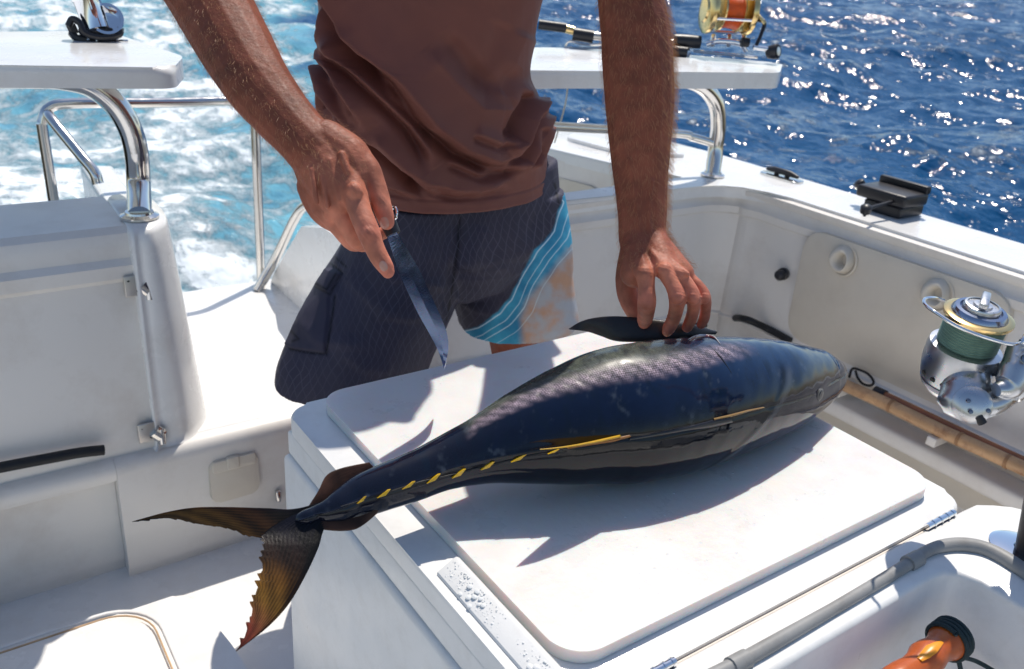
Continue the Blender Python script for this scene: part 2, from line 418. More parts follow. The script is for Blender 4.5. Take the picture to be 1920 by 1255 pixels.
# left stern wall, its lip and its rounded end pillar
prof = [(0.10, .40), (.03, .40), (.0, .405), (-.05, .58), (-.145, .70), (-.135, .712), (-.133, .735), (-.148, .748), (-.150, .776), (-.165, .795), (-.185, .80), (-.43, .80), (-.46, .78), (-.52, .0), (-.2, 0)]
wl = [(1.69 - o, z) for o, z in [(-.0, .402), (-.06, .53), (-.13, .70)]]
ZT = .868
secL = [(1.664, .402), (1.672, .55), (1.684, .735), (1.686, .765), (1.678, .775), (1.677, .800), (1.688, .812), (1.689, .838), (1.696, .858), (1.712, ZT), (1.93, ZT), (1.945, ZT - .015), (1.955, .42), (1.93, .402)]
def xsec(name, sec, x0, x1, m, parent):
    V = [(x0, y, z) for y, z in sec] + [(x1, y, z) for y, z in sec]; k = len(sec)
    Fc = [(j, (j + 1) % k, k + (j + 1) % k, k + j) for j in range(k)] + [tuple(range(k)), tuple(range(k, 2 * k))[::-1]]
    o = mk(name, V, Fc, m, parent)
    bm = bmesh.new(); bm.from_mesh(o.data); bmesh.ops.recalc_face_normals(bm, faces=bm.faces); bm.to_mesh(o.data); bm.free()
    o.data.shade_smooth(); o.data.set_sharp_from_angle(angle=math.radians(32)); return o
xsec('stern_wall', secL, -1.7, .325, GELIN, B)
# pillar: loft of rounded footprints widening downwards
V = []; Fc = []; levels = [(.402, .0), (.405, .012), (.42, .03), (.50, .05), (.64, .07), (.76, .085), (.83, .09), (.859, .10), (ZT + .001, .125)]
bot = np.array([(.318, 1.680), (.334, 1.663), (.375, 1.664), (.412, 1.69), (.448, 1.745), (.458, 1.82), (.46, 1.95), (.43, 1.99), (.34, 1.99)])
top = np.array([(.318, 1.690), (.334, 1.668), (.355, 1.664), (.378, 1.685), (.398, 1.715), (.410, 1.77), (.412, 1.88), (.40, 1.93), (.33, 1.93)])
cc = top.mean(0); ns = None
for i, (z, t) in enumerate(levels):
    u = (z - .402) / (ZT + .001 - .402)
    ring = bot * (1 - u) + top * u
    if i == 0: ring = ring + (ring - ring.mean(0)) * .06
    if i == 1: ring = ring + (ring - ring.mean(0)) * .02
    if i >= 7: ring = cc + (ring - cc) * (1 - (.03, .10)[i - 7])
    rr_ = catmull([(*p, 0) for p in ring], 5, True); ns = len(rr_)
    V += [(p[0], p[1], z) for p in rr_]
for i in range(len(levels) - 1):
    for k in range(ns): Fc.append((i * ns + k, i * ns + (k + 1) % ns, (i + 1) * ns + (k + 1) % ns, (i + 1) * ns + k))
Fc.append(tuple(range((len(levels) - 1) * ns, len(levels) * ns)))
mk('door_pillar', V, Fc, GEL, B)
# hinges
def hinge(pxy, pxz, z0, y):
    h = None
    a, b_ = pxy, pxz
    c = py_(a[0], a[1], y); d = py_(b_[0], b_[1], y)
    slope = .07
    rot = Matrix.Rotation(-slope * z0, 3, 'X')
    w2 = .0165; hh = .021
    pl = rbox('hinge', (c[0] - w2, c[1] - .0022, c[2] - hh), (c[0] + w2, c[1] + .0022, c[2] + hh), .002, STEELB, B, rot=rot)
    b2 = MB()
    k = d
    up = np.array((0, math.sin(slope * z0) , math.cos(slope * z0)))
    b2.tube([k - up * .017, k + up * .017], .0085, 14); b2.tube([c + (w2 - .002, -.002, 0), k + (0, -.001, 0)], .0075, 8, flat=2.0)
    b2.build('hinge_knuckle', STEEL, pl)
    for sx, sz in ((-.5, .55), (.45, -.5)):
        lathe('screw', [(.0035, 0), (.0035, .0016), (.002, .0022)], c + np.array((sx * w2, -.0015 + sz * .004, sz * hh)), (0, -1, .3), BLACKP, pl, 10)
hinge((250, 536), (279, 545), 1.0, 1.672)
hinge((275, 811), (303, 817), .6, 1.655)
# beige vent cover on the lower wall
vq = [py_(*q, 1.640) for q in ((390, 868), (482, 852), (486, 948), (386, 945))]
x0, x1, z1 = vq[0][0], vq[1][0], vq[0][2]; z0 = z1 - .105
xf = Matrix.Translation(Vector(((x0 + x1) / 2, 1.644, (z0 + z1) / 2))) @ Matrix.Rotation(math.radians(90 - 2), 4, 'X')
hw = (x1 - x0) / 2; hh = (z1 - z0) / 2
vent = prism('vent_cover', rrect(-hw, -hh, hw, hh, .018, 6), -.004, .009, .004, CREAM, B, xf=xf)
prism('vent_flap', rrect(-hw * .86, hh * .45, hw * .9, hh * .99, .006, 4), .004, .0125, .002, CREAM, vent, xf=xf)
prism('vent_tab', rrect(-hw * .28, hh * .5, hw * .2, hh * 1.06, .004, 4), .006, .016, .002, CREAM, vent, xf=xf)
# small latch beside the box
lq = py_(522, 930, 1.64)
lt = rbox('door_latch', lq + (-.006, -.004, -.016), lq + (.006, .006, .014), .003, STEEL, B)
# stern quarter behind the pillar
prism('stern_quarter', [(.375, 1.956), (.452, 1.956), (.500, 2.74), (.418, 2.78)], .0, .735, .014, GEL, B)
# swim side block on the right of the opening
xsec('stern_block', [(2.47, .40), (2.44, .44), (2.20, .66), (2.05, .70), (1.70, .70), (1.70, .40)], .862, 1.13, GEL, B)
prism('door_jamb', [(1.12, 1.70), (1.31, 1.69), (1.31, 2.30), (1.12, 2.30)], .3, .786, .02, GEL, B)
# right inner wall and mouldings
wall = [(.0, -.01), (.0, .02), (.0, .39), (.006, .40), (.006, .405), (-.002, .41), (-.02, .70), (-.022, .716), (-.012, .722), (-.010, .742), (-.020, .750), (-.022, .772), (-.012, .782), (-.011, .795), (-.03, .799), (-.06, .799), (-.06, -.01)]
corner = [(1.315, 1.70), (1.90, 1.70)] + [(1.90 + .13 * math.sin(a), 1.57 + .13 * math.cos(a)) for a in np.linspace(.15, 1.5708, 9)] + [(2.03, 1.3), (2.03, .4), (2.03, -1.4)]
corner = [(x - .02, y) if x > 2.0 else (x, y) for x, y in corner]
sweep('inner_side_wall', [(-o, z) for o, z in wall], corner, GELIN, B, False)
# gunwale cap (plan outline)
outer = [(2.27, -1.4), (2.27, 2.0), (2.24, 2.35), (1.90, 2.62), (1.70, 2.62)]
inner = [(1.74, 2.28), (1.80, 2.02), (1.92, 1.79), (1.315, 1.79), (1.315, 1.715), (1.88, 1.708), (1.95, 1.69), (2.0, 1.65), (2.032, 1.58), (2.04, 1.5), (2.04, .4), (2.04, -1.4)]
prism('gunwale_cap', outer + inner, .770, .806, .010, GEL, B)
prism('hull_side', [(2.262, -1.4), (2.262, 2.0), (2.0, 2.5), (1.9, 2.5), (2.2, 1.9), (2.2, -1.4)], -.6, .775, 0, GEL, B)
prism('transom_well_wall', [(1.73, 2.60), (1.73, 2.30), (1.80, 2.05), (1.92, 1.80), (1.98, 1.80), (1.86, 2.6)], .3, .775, 0, GELIN, B)
# raised lid of the stern corner and the inset panel on its face
lid = round_poly([pz(*q, .815)[:2] for q in ((1058, 258), (1085, 248), (1235, 262), (1290, 292), (1160, 285))], .04)
prism('corner_lid', lid[::-1], .80, .818, .006, GEL, B)
wq = [(1.792, 2.055), (1.742, 2.285)]
t2 = nrm(np.array((*np.subtract(wq[1], wq[0]), 0))); nn = np.array((-t2[1], t2[0], 0)); nn = nn if nn[0] < 0 else -nn
Mx = Matrix([[t2[0], 0, nn[0], 1.770], [t2[1], 0, nn[1], 2.16], [0, 1, 0, .60], [0, 0, 0, 1]])
prism('well_panel', rrect(-.13, -.14, .13, .12, .05, 6), -.001, .006, .002, CREAM, B, xf=Mx)
# cream side pocket with two oval rod cups
XW = 2.020
Mx = Matrix([[0, 0, -1, XW], [1, 0, 0, 0], [0, 1, 0, 0], [0, 0, 0, 1]])
pan = prism('side_pocket_panel', rrect(.835, .425, 1.415, .748, .055, 8), -.03, .008, .003, CREAM, B, xf=Matrix([[0, 0, -1, XW - .0], [1, 0, 0, 0], [0, 1, 0, 0], [0, 0, 0, 1]]))
for (cx, cy) in ((1581, 489), (1757, 553)):
    c = px_(cx, cy, XW - .01)
    V = []; Fc = []; nA, nB = 28, 10
    for i in range(nB + 1):
        q = i / nB
        for k in range(nA):
            a = 2 * math.pi * k / nA
            yy = .036 * math.cos(a) * (1.15 if math.cos(a) > 0 else .9); zz = .042 * math.sin(a) * (1.0 if math.sin(a) > 0 else .85)
            yy += .012 * max(0, -math.sin(a)) * 0; s_ = 1 - .75 * q
            hgt_ = .034 * max(0, math.sin(min(q * 1.08, 1) * math.pi)) ** .75 - .008 * q
            lean = -.022 * q
            V.append((c[0] + .004 - hgt_ * (1 - .35 * max(0, math.sin(a)) * (1 - q)), c[1] + yy * s_ - .010 * q, c[2] + zz * s_ + lean * .4 + .012 * q))
    for i in range(nB):
        for k in range(nA): Fc.append((i * nA + k, i * nA + (k + 1) % nA, (i + 1) * nA + (k + 1) % nA, (i + 1) * nA + k))
    Fc.append(tuple(range(nB * nA, (nB + 1) * nA)))
    cup = mk('rod_cup', V, Fc, CREAM, pan)
    b_ = MB(); b_.tube([(c[0] - .001, c[1] - .040 * math.cos(a), c[2] + .003 + .044 * math.sin(a)) for a in np.linspace(0.35 * math.pi, -.6 * math.pi, 18)], [.0006, .003, .0035, .0006], 8)
    b_.build('cup_rim', CREAM, cup)
# black drain/hook knob on the corner
kq = px_(1463, 515, 2.0)
kn = lathe('black_hook', [(.018, -.004), (.018, .004), (.011, .006), (.010, .012), (.015, .020), (.016, .028), (.011, .036), (.002, .039)], kq + (.012, 0, 0), (-1, -.35, .1), BLACKP, B, 20)
# cleat
cq = pz(1465, 334, .806)
cl = thing('tmp', '', ''); bpy.data.objects.remove(cl)
cpl = prism('cleat_plate', rrect(-.028, -.075, .028, .075, .025, 6), 0, .006, .002, STEEL, B, xf=Matrix.Translation(Vector(cq)))
b_ = MB(); b_.tube([cq + (0, -.06, .016), cq + (0, -.03, .020), cq + (0, .03, .020), cq + (0, .06, .016)], [.005, .009, .009, .005], 10)
b_.tube([cq + (0, -.02, .0), cq + (0, -.02, .018)], .008, 10); b_.tube([cq + (0, .02, .0), cq + (0, .02, .018)], .008, 10); b_.build('cleat_horns', BLACKP, cpl)
# black edge trim along the far recess and a cream inset under it
tr = [py_(1290, 616, 1.684), py_(1330, 607, 1.684), py_(1365, 599, 1.680), px_(1395, 598, 1.94), px_(1440, 617, 2.0), px_(1482, 640, 2.004)]
tube('black_edge_trim', [tuple(p) for p in tr], .0105, RUBBER, B)
prism('side_recess_panel', rrect(.0, .20, 1.45, .40, .04, 6), 0, .006, .002, CREAM, B, xf=Matrix([[0, 0, -1, XW - .008], [1, 0, 0, 0], [0, 1, 0, 0], [0, 0, 0, 1]]))
rbox('side_toe_ledge', (1.93, -1.3, .30), (2.02, 1.50, .345), .012, GELIN, B)
# stern guard rail of thin tube, left
r1 = .0135
g = thing('guard_rail', 'thin stainless guard rail round the open stern door', 'rail', (.6, 2.5, .4))
def gt(pts, nme, r=r1, mm=STEEL, **k): return tube(nme, [tuple(p) for p in pts], r, mm, g, **k)
a0 = py_(115, 470, 2.5); a1 = py_(78, 232, 2.5); a2 = py_(92, 203, 2.5); a3 = py_(140, 194, 2.5); a4 = py_(300, 193, 2.5); a5 = py_(440, 190, 2.5); a6 = py_(468, 198, 2.5); a7 = py_(478, 225, 2.5)
gt([a0, a0 * .5 + a1 * .5, a1], 'rail_post')
gt([a1 + (0, -.0, 0), a2, a3, a4, a5, a6, a7], 'top_rail', cr=10)
gt([a7, py_(485, 400, 2.48), pz(490, 532, .404)], 'rail_post')
gt([a2 + (-.006, 0, -.012), py_(100, 228, 2.45), py_(150, 290, 2.36), py_(176, 322, 2.32), py_(184, 345, 2.31)], 'rail_arm')
d0 = pz(482, 545, .404); gt([d0, py_(520, 478, 2.42), py_(553, 410, 2.36), py_(575, 385, 2.30), py_(610, 380, 2.2)], 'diagonal_brace', .0145)
adopt(g)
# ------------------------------------------------------------------ the two rod tables on their arches
def table(plate_px, zt, th, arch, label, yb):
    t = thing('rod_table', label, 'table', arch[-1], 'white rod tables on tube arches')
    pts = round_poly([pz(*q, zt)[:2] for q in plate_px], .035)
    prism('table_top', pts, zt - th, zt, th * .40, GEL, t, seg=5)
    tube('arch_tube', [tuple(p) for p in arch], .0235, STEEL, t, n=20, cr=8)
    e = np.array(arch[-1]); lathe('foot_flange', [(.036, 0), (.036, .004), (.027, .008), (.026, .012)], e, (0, 0, 1), STEEL, t, 28)
    return t
zt = 1.155
L_ = [(240, 74), (327, 103), (338, 118)]
ybk = 1.95
tl = table([(-260, 62), (200, 58), (345, 106), (325, 127), (-260, 118)][::-1], 1.160, .038,
      [py_(-200, 142, 1.86), py_(-30, 142, 1.86), py_(60, 143, 1.86), py_(115, 146, 1.86), py_(170, 160, 1.86), py_(215, 195, 1.86), py_(243, 240, 1.86), py_(256, 290, 1.86), py_(260, 350, 1.86), pz(262, 407, ZT + .003)], 'white rod table at left with a chrome cup clamped on it, over the wake', 1.9)
tube('second_arch_tube', [tuple(p) for p in (py_(-200, 131, 1.88), py_(-30, 131, 1.88), py_(70, 131, 1.88), py_(130, 133, 1.88), py_(190, 152, 1.88))], .015, STEELB, tl)
rbox('mount_clamp', py_(54, 142, 1.838) + (-.015, -.004, -.022), py_(54, 142, 1.838) + (.015, .02, .03), .004, STEELB, tl)
adopt(tl)
tr_ = table([(800, 88), (1150, 90), (1468, 119), (1462, 137), (800, 130)][::-1], 1.150, .040,
      [py_(900, 150, 1.80), py_(1100, 148, 1.80), py_(1220, 146, 1.80), py_(1285, 150, 1.80), py_(1320, 165, 1.80), py_(1342, 195, 1.80), py_(1347, 235, 1.80), py_(1342, 280, 1.80), pz(1336, 329, .808)], 'white rod table at right behind the man, carrying the gold reel', 1.8)
gt2 = tube('lower_rail', [tuple(py_(1000, 235, 1.85)), tuple(py_(1262, 250, 1.83)), tuple(py_(1300, 258, 1.82)), tuple(py_(1342, 270, 1.80))], .0125, STEEL, tr_)
adopt(tr_)
c0 = pz(1052, 262, .83)
st = tube('hanging_string', [tuple(py_(1066, 150, 2.0)), tuple(py_(1060, 195, 2.05)), tuple(py_(1048, 240, 2.1)), tuple(py_(1040, 268, 2.15))], .0022, STRING, None, n=6)
tag(st, 'thin pale string hanging under the right rod table beside the man', 'string')
adopt(boat)
# ================================================================== BAIT BOX (rotated with the boat), its lid, the board on it
bx = thing('bait_box', 'big white moulded box with a hinged lid carrying the cutting board', 'box', (.72, .73, 0))
X0, X1, Y0, Y1 = .372, 1.045, .412, 1.046
# body
prism('box_body', [(X0, Y0 - .01), (X1 + .01, Y0 - .01), (X1 + .01, Y1), (X0, Y1)], .10, .715, .012, BOXM, bx)
# shoulder under the lid, recessed groove, then the lid
prism('box_shoulder', [(X0 + .006, Y0 - .01), (X1 + .004, Y0 - .01), (X1 + .004, Y1 - .004), (X0 + .006, Y1 - .004)], .7155, .752, .005, BOXM, bx)
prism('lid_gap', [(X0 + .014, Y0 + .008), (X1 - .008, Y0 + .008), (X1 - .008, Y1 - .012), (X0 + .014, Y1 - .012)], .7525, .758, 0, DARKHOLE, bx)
lidp = rrect(X0 + .002, Y0, X1 + .004, Y1, .035, 7)
prism('lid', lidp, .7582, .786, .007, BOXM, bx, seg=4)
# raised trim ledge with water drops on it
lx0, lx1 = .383, .408
ly1 = pz(905, 1040, .79)[1]
led = [(.386, Y0 + .002), (.412, Y0 + .002), (.412, ly1 + .012), (.386, ly1 - .002)]
V = []; pr = [(.3845, .787), (.3855, .7895), (.4045, .800), (.4085, .8005), (.412, .798), (.412, .787)]
pr = [(x, z) for x, z in pr]
for y in (Y0 + .002, ly1): V += [(x, y, z) for x, z in pr]
k = len(pr); Fc = [(j, (j + 1) % k, k + (j + 1) % k, k + j) for j in range(k)] + [tuple(range(k)), tuple(range(k, 2 * k))[::-1]]
trim = mk('lid_ledge', V, Fc, BOXM, bx); trim.data.set_sharp_from_angle(angle=math.radians(25))
bm = bmesh.new(); bm.from_mesh(trim.data); bmesh.ops.recalc_face_normals(bm, faces=bm.faces); bm.to_mesh(trim.data); bm.free()
WATER = mat('water_drop', (.74, .75, .74), .03, coat=1.0, coat_r=.01)
b_ = MB()
for i in range(330):
    y = random.choice((Y0 + .02, Y0 + .05, ly1 - .05, ly1 - .02, ly1 - .085)) + random.gauss(0, .018)
    if not Y0 + .006 < y < ly1 - .003: continue
    u = random.random() ** .8
    x = .3862 + .0175 * u; z = .7897 + .0104 * u
    r_ = random.choice((.0004, .0005, .0007, .0011)) * random.uniform(.7, 1.3)
    if random.random() < .04: r_ = random.uniform(.0025, .0036)
    b_.add(sphere_mesh((x, y, z), r_, 5, (1, random.uniform(.9, 1.3), .55)))
dr = b_.build('water_drops', WATER, bx); dr['kind'] = 'stuff'
# hinges of the lid, along its front edge
for (a, b2) in (((1172, 1262), (1250, 1226)), ((1732, 985), (1786, 960))):
    p = pz(*a, .789); q = pz(*b2, .789); hb = MB(); p[1] = q[1] = Y0 - .004
    hb.tube([p, q], .0042, 10)
    for t in (.2, .45, .7, .9):
        c = p * (1 - t) + q * t; hb.tube([c, c + (q - p) * .03], .0052, 10)
    hb.build('lid_hinge', CHROME, bx)
tube('lid_edge_shade', [(X0 + .08, Y0 - .003, .782), (X1 - .04, Y0 - .003, .7815)], .0016, mat('tan_gap_shade', (.72, .64, .55), .6), bx, n=6, cr=0)  # tan shade of the lid gap, drawn as a thin coloured strip
adopt(bx)
# cutting board
cbp = rrect(.420, .447, 1.029, 1.034, .040, 10)
cb = prism('cutting_board', cbp, .787, .802, .0045, BOARD, None, seg=4)
tag(cb, 'white plastic cutting board with rounded corners under the tuna', 'cutting board')
ZB = .802
b_ = MB()
for i in range(90):
    q = pz(random.gauss(1300, 190), random.gauss(960, 90), ZB)
    if .45 < q[0] < 1.0 and .47 < q[1] < 1.0: b_.add(sphere_mesh(q, random.uniform(.0006, .0016), 4, (1.4, 1, .35)))
dd = b_.build('water_drops', WATER, cb); dd['kind'] = 'stuff'
# thin knife scratches in the board
SCR = mat('scratch', (.55, .54, .52), .6)

# ================================================================== SINK CONSOLE in the foreground
sk = thing('sink_console', 'white moulded console with an open sink and grey edge seal, front right', 'sink', (.8, .1, 0))
Yc = Y0 - .0035
con = [(X0 + .002, -.6), (1.16, -.6), (1.16, .20), (1.128, .33), (1.092, .382), (1.060, Yc - .002), (1.02, Yc), (X0 + .002, Yc)]
# top with a hole: outer outline to rounded opening, built as a strip ring
op = rrect(.50, -.45, .907, .351, .035, 10)
def ring_top(name, outer, inner, z, depth, m, parent):
    """flat top plate with an opening: outer and inner outlines resampled to the same count by angle"""
    def res(P, c, n=160):
        P = np.array(P); Q = np.vstack([P, P[:1]]); L = np.r_[0, np.cumsum(np.hypot(*np.diff(Q, axis=0).T))]
        s = np.linspace(0, L[-1], n * 6); xs = np.interp(s, L, Q[:, 0]); ys = np.interp(s, L, Q[:, 1])
        a = np.unwrap(np.arctan2(ys - c[1], xs - c[0])); o = np.argsort(a); tgt = a.min() + np.linspace(0, 2 * np.pi, n, endpoint=False)
        return np.c_[np.interp(tgt, a[o], xs[o]), np.interp(tgt, a[o], ys[o])], tgt
    c = np.array(inner).mean(0)
    A_, ta = res(outer, c); B_, tb = res(inner, c)
    # align by angle
    sh = int(round((ta[0] - tb[0]) / (2 * np.pi / len(A_)))); B_ = np.roll(B_, -sh, axis=0)
    n_ = len(A_); V = []; Fc = []
    lip = .006
    Ai = A_ + (c - A_) / np.linalg.norm(c - A_, axis=1)[:, None] * lip
    Bi = B_ - (c - B_) / np.linalg.norm(c - B_, axis=1)[:, None] * lip
    cin = B_ + (c - B_) * .02
    rings = [(A_, z - .03), (A_, z - lip), (A_ * .7 + Ai * .3, z - lip * .3), (Ai, z), (Bi, z), (B_ * .7 + Bi * .3, z - lip * .3), (B_, z - lip), (cin, z - depth + .03), (cin + (c - cin) * .05, z - depth + .008), (cin + (c - cin) * .12, z - depth), (cin + (c - cin) * .6, z - depth)]
    for Q, zz in rings: V += [(q[0], q[1], zz) for q in Q]
    for i in range(len(rings) - 1):
        for k in range(n_): Fc.append((i * n_ + k, i * n_ + (k + 1) % n_, (i + 1) * n_ + (k + 1) % n_, (i + 1) * n_ + k))
    Fc.append(tuple(range((len(rings) - 1) * n_, len(rings) * n_)))
    o = mk(name, V, Fc, m, parent); bm = bmesh.new(); bm.from_mesh(o.data); bmesh.ops.recalc_face_normals(bm, faces=bm.faces)
    bm.to_mesh(o.data); bm.free(); o.data.shade_smooth(); o.data.set_sharp_from_angle(angle=math.radians(45)); return o
ZS = .786
ring_top('sink_top', con[::-1] if False else con, op, ZS, .26, BOXM, sk)
for nm, a, b2 in (('console_side', X0 + .001, X0 + .03), ('console_side', 1.09, 1.12)): rbox(nm, (a, -.6, .10), (b2, Y0 - .0105, .755), .004, BOXM, sk)
rbox('console_front', (X0 + .031, Y0 - .04, .10), (1.05, Y0 - .0105, .755), .004, BOXM, sk)
# grey seal tube: straight along the back of the opening, thicker in the bend
sp_ = [pz(*q, ZS + .004) for q in ((1180, 1345), (1300, 1285), (1385, 1243), (1500, 1178), (1600, 1120), (1690, 1066), (1735, 1036), (1765, 1025), (1800, 1022), (1840, 1028), (1880, 1046), (1935, 1082), (2010, 1130))]
tube('grey_seal', [tuple(p) for p in sp_], [.0075, .0075, .0078, .0065, .007, .007, .0082, .0092, .0095, .0095, .0095], GREYT, sk, n=14)
for q in ((1385, 1243), (1712, 1052)):
    c = pz(*q, ZS + .004); d = nrm(pz(q[0] + 30, q[1] - 16, ZS + .004) - c)
    tube('seal_joint', [tuple(c - d * .011), tuple(c + d * .011)], .0096, GREYT, sk, cr=0)
adopt(sk)
# orange handle with green cord in the sink
h0 = pz(1690, 1272, .74); h1 = pz(1790, 1192, .748)
ax = nrm(h1 - h0)
lu = thing('gaff_handle', 'orange ribbed float handle wrapped with dark cord, lying in the sink', 'handle', h0)
prof = [(.006, -.085), (.013, -.08), (.0155, -.06), (.0150, -.04), (.0175, -.030), (.0165, -.015), (.0142, 0), (.0150, .012), (.0185, .022), (.0175, .034), (.0150, .044), (.0165, .052), (.0200, .062), (.0195, .075), (.0185, .082), (.014, .088), (.004, .090)]
ORH = mat('orange_plastic', (.50, .10, .012), .3, coat=.3, var=.2, var_scale=30, dirt=(.12, .02, .005), dirt_scale=30, dirt_amt=.6)
lathe('float_body', prof, h0 + ax * .02, ax, ORH, lu, 28)
u_, v_, a_ = basis(ax)
YEL = mat('sun_highlight_strip', (.85, .32, .02), .35)  # sun highlight on the handle's upper side, put in as a yellow strip
up = nrm(np.array((-.2, -.2, 1)) - a_ * (a_ @ np.array((-.2, -.2, 1))))
tube('gaff_shaft', [tuple(h0 - ax * .06), tuple(h0 - ax * .30 + (0, -.08, -.17))], .011, ORH, lu, cr=0)
bb = MB(); bb.tube([h0 + ax * (.02 + z) + up * (r + .0003) for r, z in [(.0147, .003), (.0155, .013), (.0186, .022), (.0176, .034), (.0150, .044)]], [.003, .005, .006, .004, .002], 8, flat=.3)
bb.build('sun_highlight_strip', YEL, lu)
cb_ = MB(); P = []
for i in range(90):
    t = i / 89; a = t * 2 * math.pi * 3.3; z = .085 - .018 * t; P.append(h0 + ax * (.02 + z - .006) + (u_ * math.cos(a) + v_ * math.sin(a)) * .0212)
cb_.tube(P, .0026, 8); cb_.tube([tuple(p) for p in catmull([P[-1], pz(1795, 1225, .735), pz(1800, 1250, .72), pz(1810, 1290, .70)], 6)], .0026, 8)
cb_.tube([tuple(p) for p in catmull([pz(1800, 1232, .73), pz(1830, 1240, .71), pz(1870, 1262, .70)], 6)], .0026, 8)
cb_.build('cord_wrap', ROPE, lu)
adopt(lu)

# ================================================================== TUNA
tuna = thing('tuna', 'whole yellowfin tuna, dark blue and black with yellow finlets, lying across the cutting board', 'fish', (.72, .70, ZB))
st_ = np.array([  # px, top y, bottom y, z of the axis
    (1579, 690, 700, .846), (1572, 676, 716, .847), (1555, 662, 742, .850), (1530, 650, 765, .854), (1500, 642, 787, .858), (1450, 633, 817, .866), (1400, 629, 840, .872), (1340, 628, 865, .878),
    (1270, 632, 889, .882), (1200, 641, 904, .884), (1130, 655, 911, .884), (1060, 685, 914, .882), (980, 728, 914, .878), (900, 779, 913, .872), (840, 812, 922, .867),
    (780, 842, 942, .862), (720, 868, 960, .858), (670, 892, 974, .854), (635, 918, 982, .851), (610, 938, 980, .849), (596, 946, 978, .848), (575, 955, 985, .846), (552, 967, 986, .840), (532, 979, 988, .834)])
# axis direction in the picture is slanted: measure half widths across it
cxs, cys = st_[:, 0], (st_[:, 1] + st_[:, 2]) / 2
NS = 360; s = np.linspace(0, 1, NS); sk_ = np.r_[0, np.cumsum(np.hypot(np.diff(cxs), np.diff(cys)))]; sk_ /= sk_[-1]
def smooth_interp(x, xp, fp):
    d = np.gradient(fp, xp); i = np.clip(np.searchsorted(xp, x) - 1, 0, len(xp) - 2); h = xp[i + 1] - xp[i]; t = (x - xp[i]) / h
    return (2 * t ** 3 - 3 * t ** 2 + 1) * fp[i] + (t ** 3 - 2 * t ** 2 + t) * h * d[i] + (-2 * t ** 3 + 3 * t ** 2) * fp[i + 1] + (t ** 3 - t ** 2) * h * d[i + 1]
ss = np.sort(np.r_[s ** 1.0, np.linspace(0, .06, 40) ** 1]); ss = ss[np.r_[True, np.diff(ss) > 1e-6]]; NS = len(ss)
px = smooth_interp(ss, sk_, cxs); py = smooth_interp(ss, sk_, cys); hv = smooth_interp(ss, sk_, (st_[:, 2] - st_[:, 1]) / 2); zc = smooth_interp(ss, sk_, st_[:, 3])
hv = np.maximum(hv, 3.0)
AX = np.array([pz(a, b2, z) for a, b2, z in zip(px, py, zc)])
sl_ = np.gradient(py, px); rpx = hv * np.cos(np.arctan(sl_))
NT = 200; V = np.zeros((NS, NT, 3)); WW = np.zeros((NS, NT)); TH = np.linspace(0, 2 * np.pi, NT, endpoint=False)
FR = []
for i in range(NS):
    t = nrm(AX[min(i + 1, NS - 1)] - AX[max(i - 1, 0)]); vd = nrm(CAM - AX[i]); depth = -((AX[i] - CAM) @ R)[2]
    e2 = nrm(vd - t * (vd @ t)); e1 = np.cross(t, e2); e1 = e1 if (e1 @ R)[1] > 0 else -e1
    r_ = rpx[i] * depth / F; FR.append((t, e1, e2, r_))
    k2 = .86
    c_, s_ = np.cos(TH), np.sin(TH)
    V[i] = AX[i] + np.outer(c_ * r_, e1) + np.outer(s_ * r_ * k2, e2); WW[i] = c_
# keep it on the board: press the underside flat
Vf = V.reshape(-1, 3)
inb = (Vf[:, 0] > .40) & (Vf[:, 0] < 1.04)
low = Vf[:, 2] < ZB + .0005
Vf[inb & low, 2] = ZB + .0005
PX = np.repeat(px, NT); W_ = WW.ravel(); TT = np.tile(TH, NS); SS = np.repeat(ss, NT)
front = np.sin(TT) > -.2
nA = vnoise(Vf, 14, 3); nB = vnoise(Vf, 60, 3)
col = np.tile(np.array((.0035, .009, .028)), (len(Vf), 1))
def blend(c, m_):
    global col
    m_ = np.clip(m_, 0, 1)[:, None]; col = col * (1 - m_) + np.array(c) * m_
blend((.006, .026, .078), sstep(1050, 1480, PX) * sstep(-.25, .45, W_ + .08 * nA))                      # bright blue nape
blend((.011, .046, .12), sstep(1330, 1500, PX) * sstep(.25, .8, W_ + .1 * nA) * .6)
blend((.006, .014, .042), sstep(1000, 1250, PX) * (1 - sstep(0, .5, np.abs(W_ - .1 + .1 * nA))) * .5)
blend((.003, .004, .008), 1 - sstep(-.36, .0, W_ + .06 * nA))                                          # black back
blend((.006, .008, .018), 1 - sstep(850, 1000, PX + 40 * nA))                                            # dark tail stem
band = np.interp(PX, [860, 900, 1000, 1100, 1200, 1330, 1400], [.45, .78, .72, .60, .56, .66, .75])
inx = sstep(868, 900, PX) * (1 - sstep(1320, 1390, PX))
scal = (1 - sstep(.02, .20, np.abs(W_ - band + .02 * nB))) * inx
blend((.10, .115, .085), sstep(.02, .12, W_ - band) * inx * (1 - sstep(1180, 1300, PX)) * (.75 + .25 * nB))  # greenish grey upper flank
blend((.16, .17, .17), (1 - sstep(.0, .018, np.abs(W_ - band - .20))) * inx * (1 - sstep(1120, 1200, PX)) * .6)
chev = .5 + .5 * np.sin(PX / 24 * 6.28 + (W_ - band) * 26)
blend((.50, .38, .44), scal * (.35 + .65 * chev) * (.70 + .30 * nB))
headline = np.interp(PX, [1200, 1300, 1400, 1450, 1500, 1540, 1570], [-.42, -.30, -.16, -.10, .0, .05, .0])
blend((.035, .028, .038), (1 - sstep(-.10, .04, W_ - headline + .05 * nA)) * sstep(1330, 1450, PX) * .8)
blend((.055, .052, .062), (1 - sstep(-.28, -.12, W_ - headline)) * sstep(1300, 1520, PX) * .7)  # lower head lightened: the board's reflection painted into the skin tint
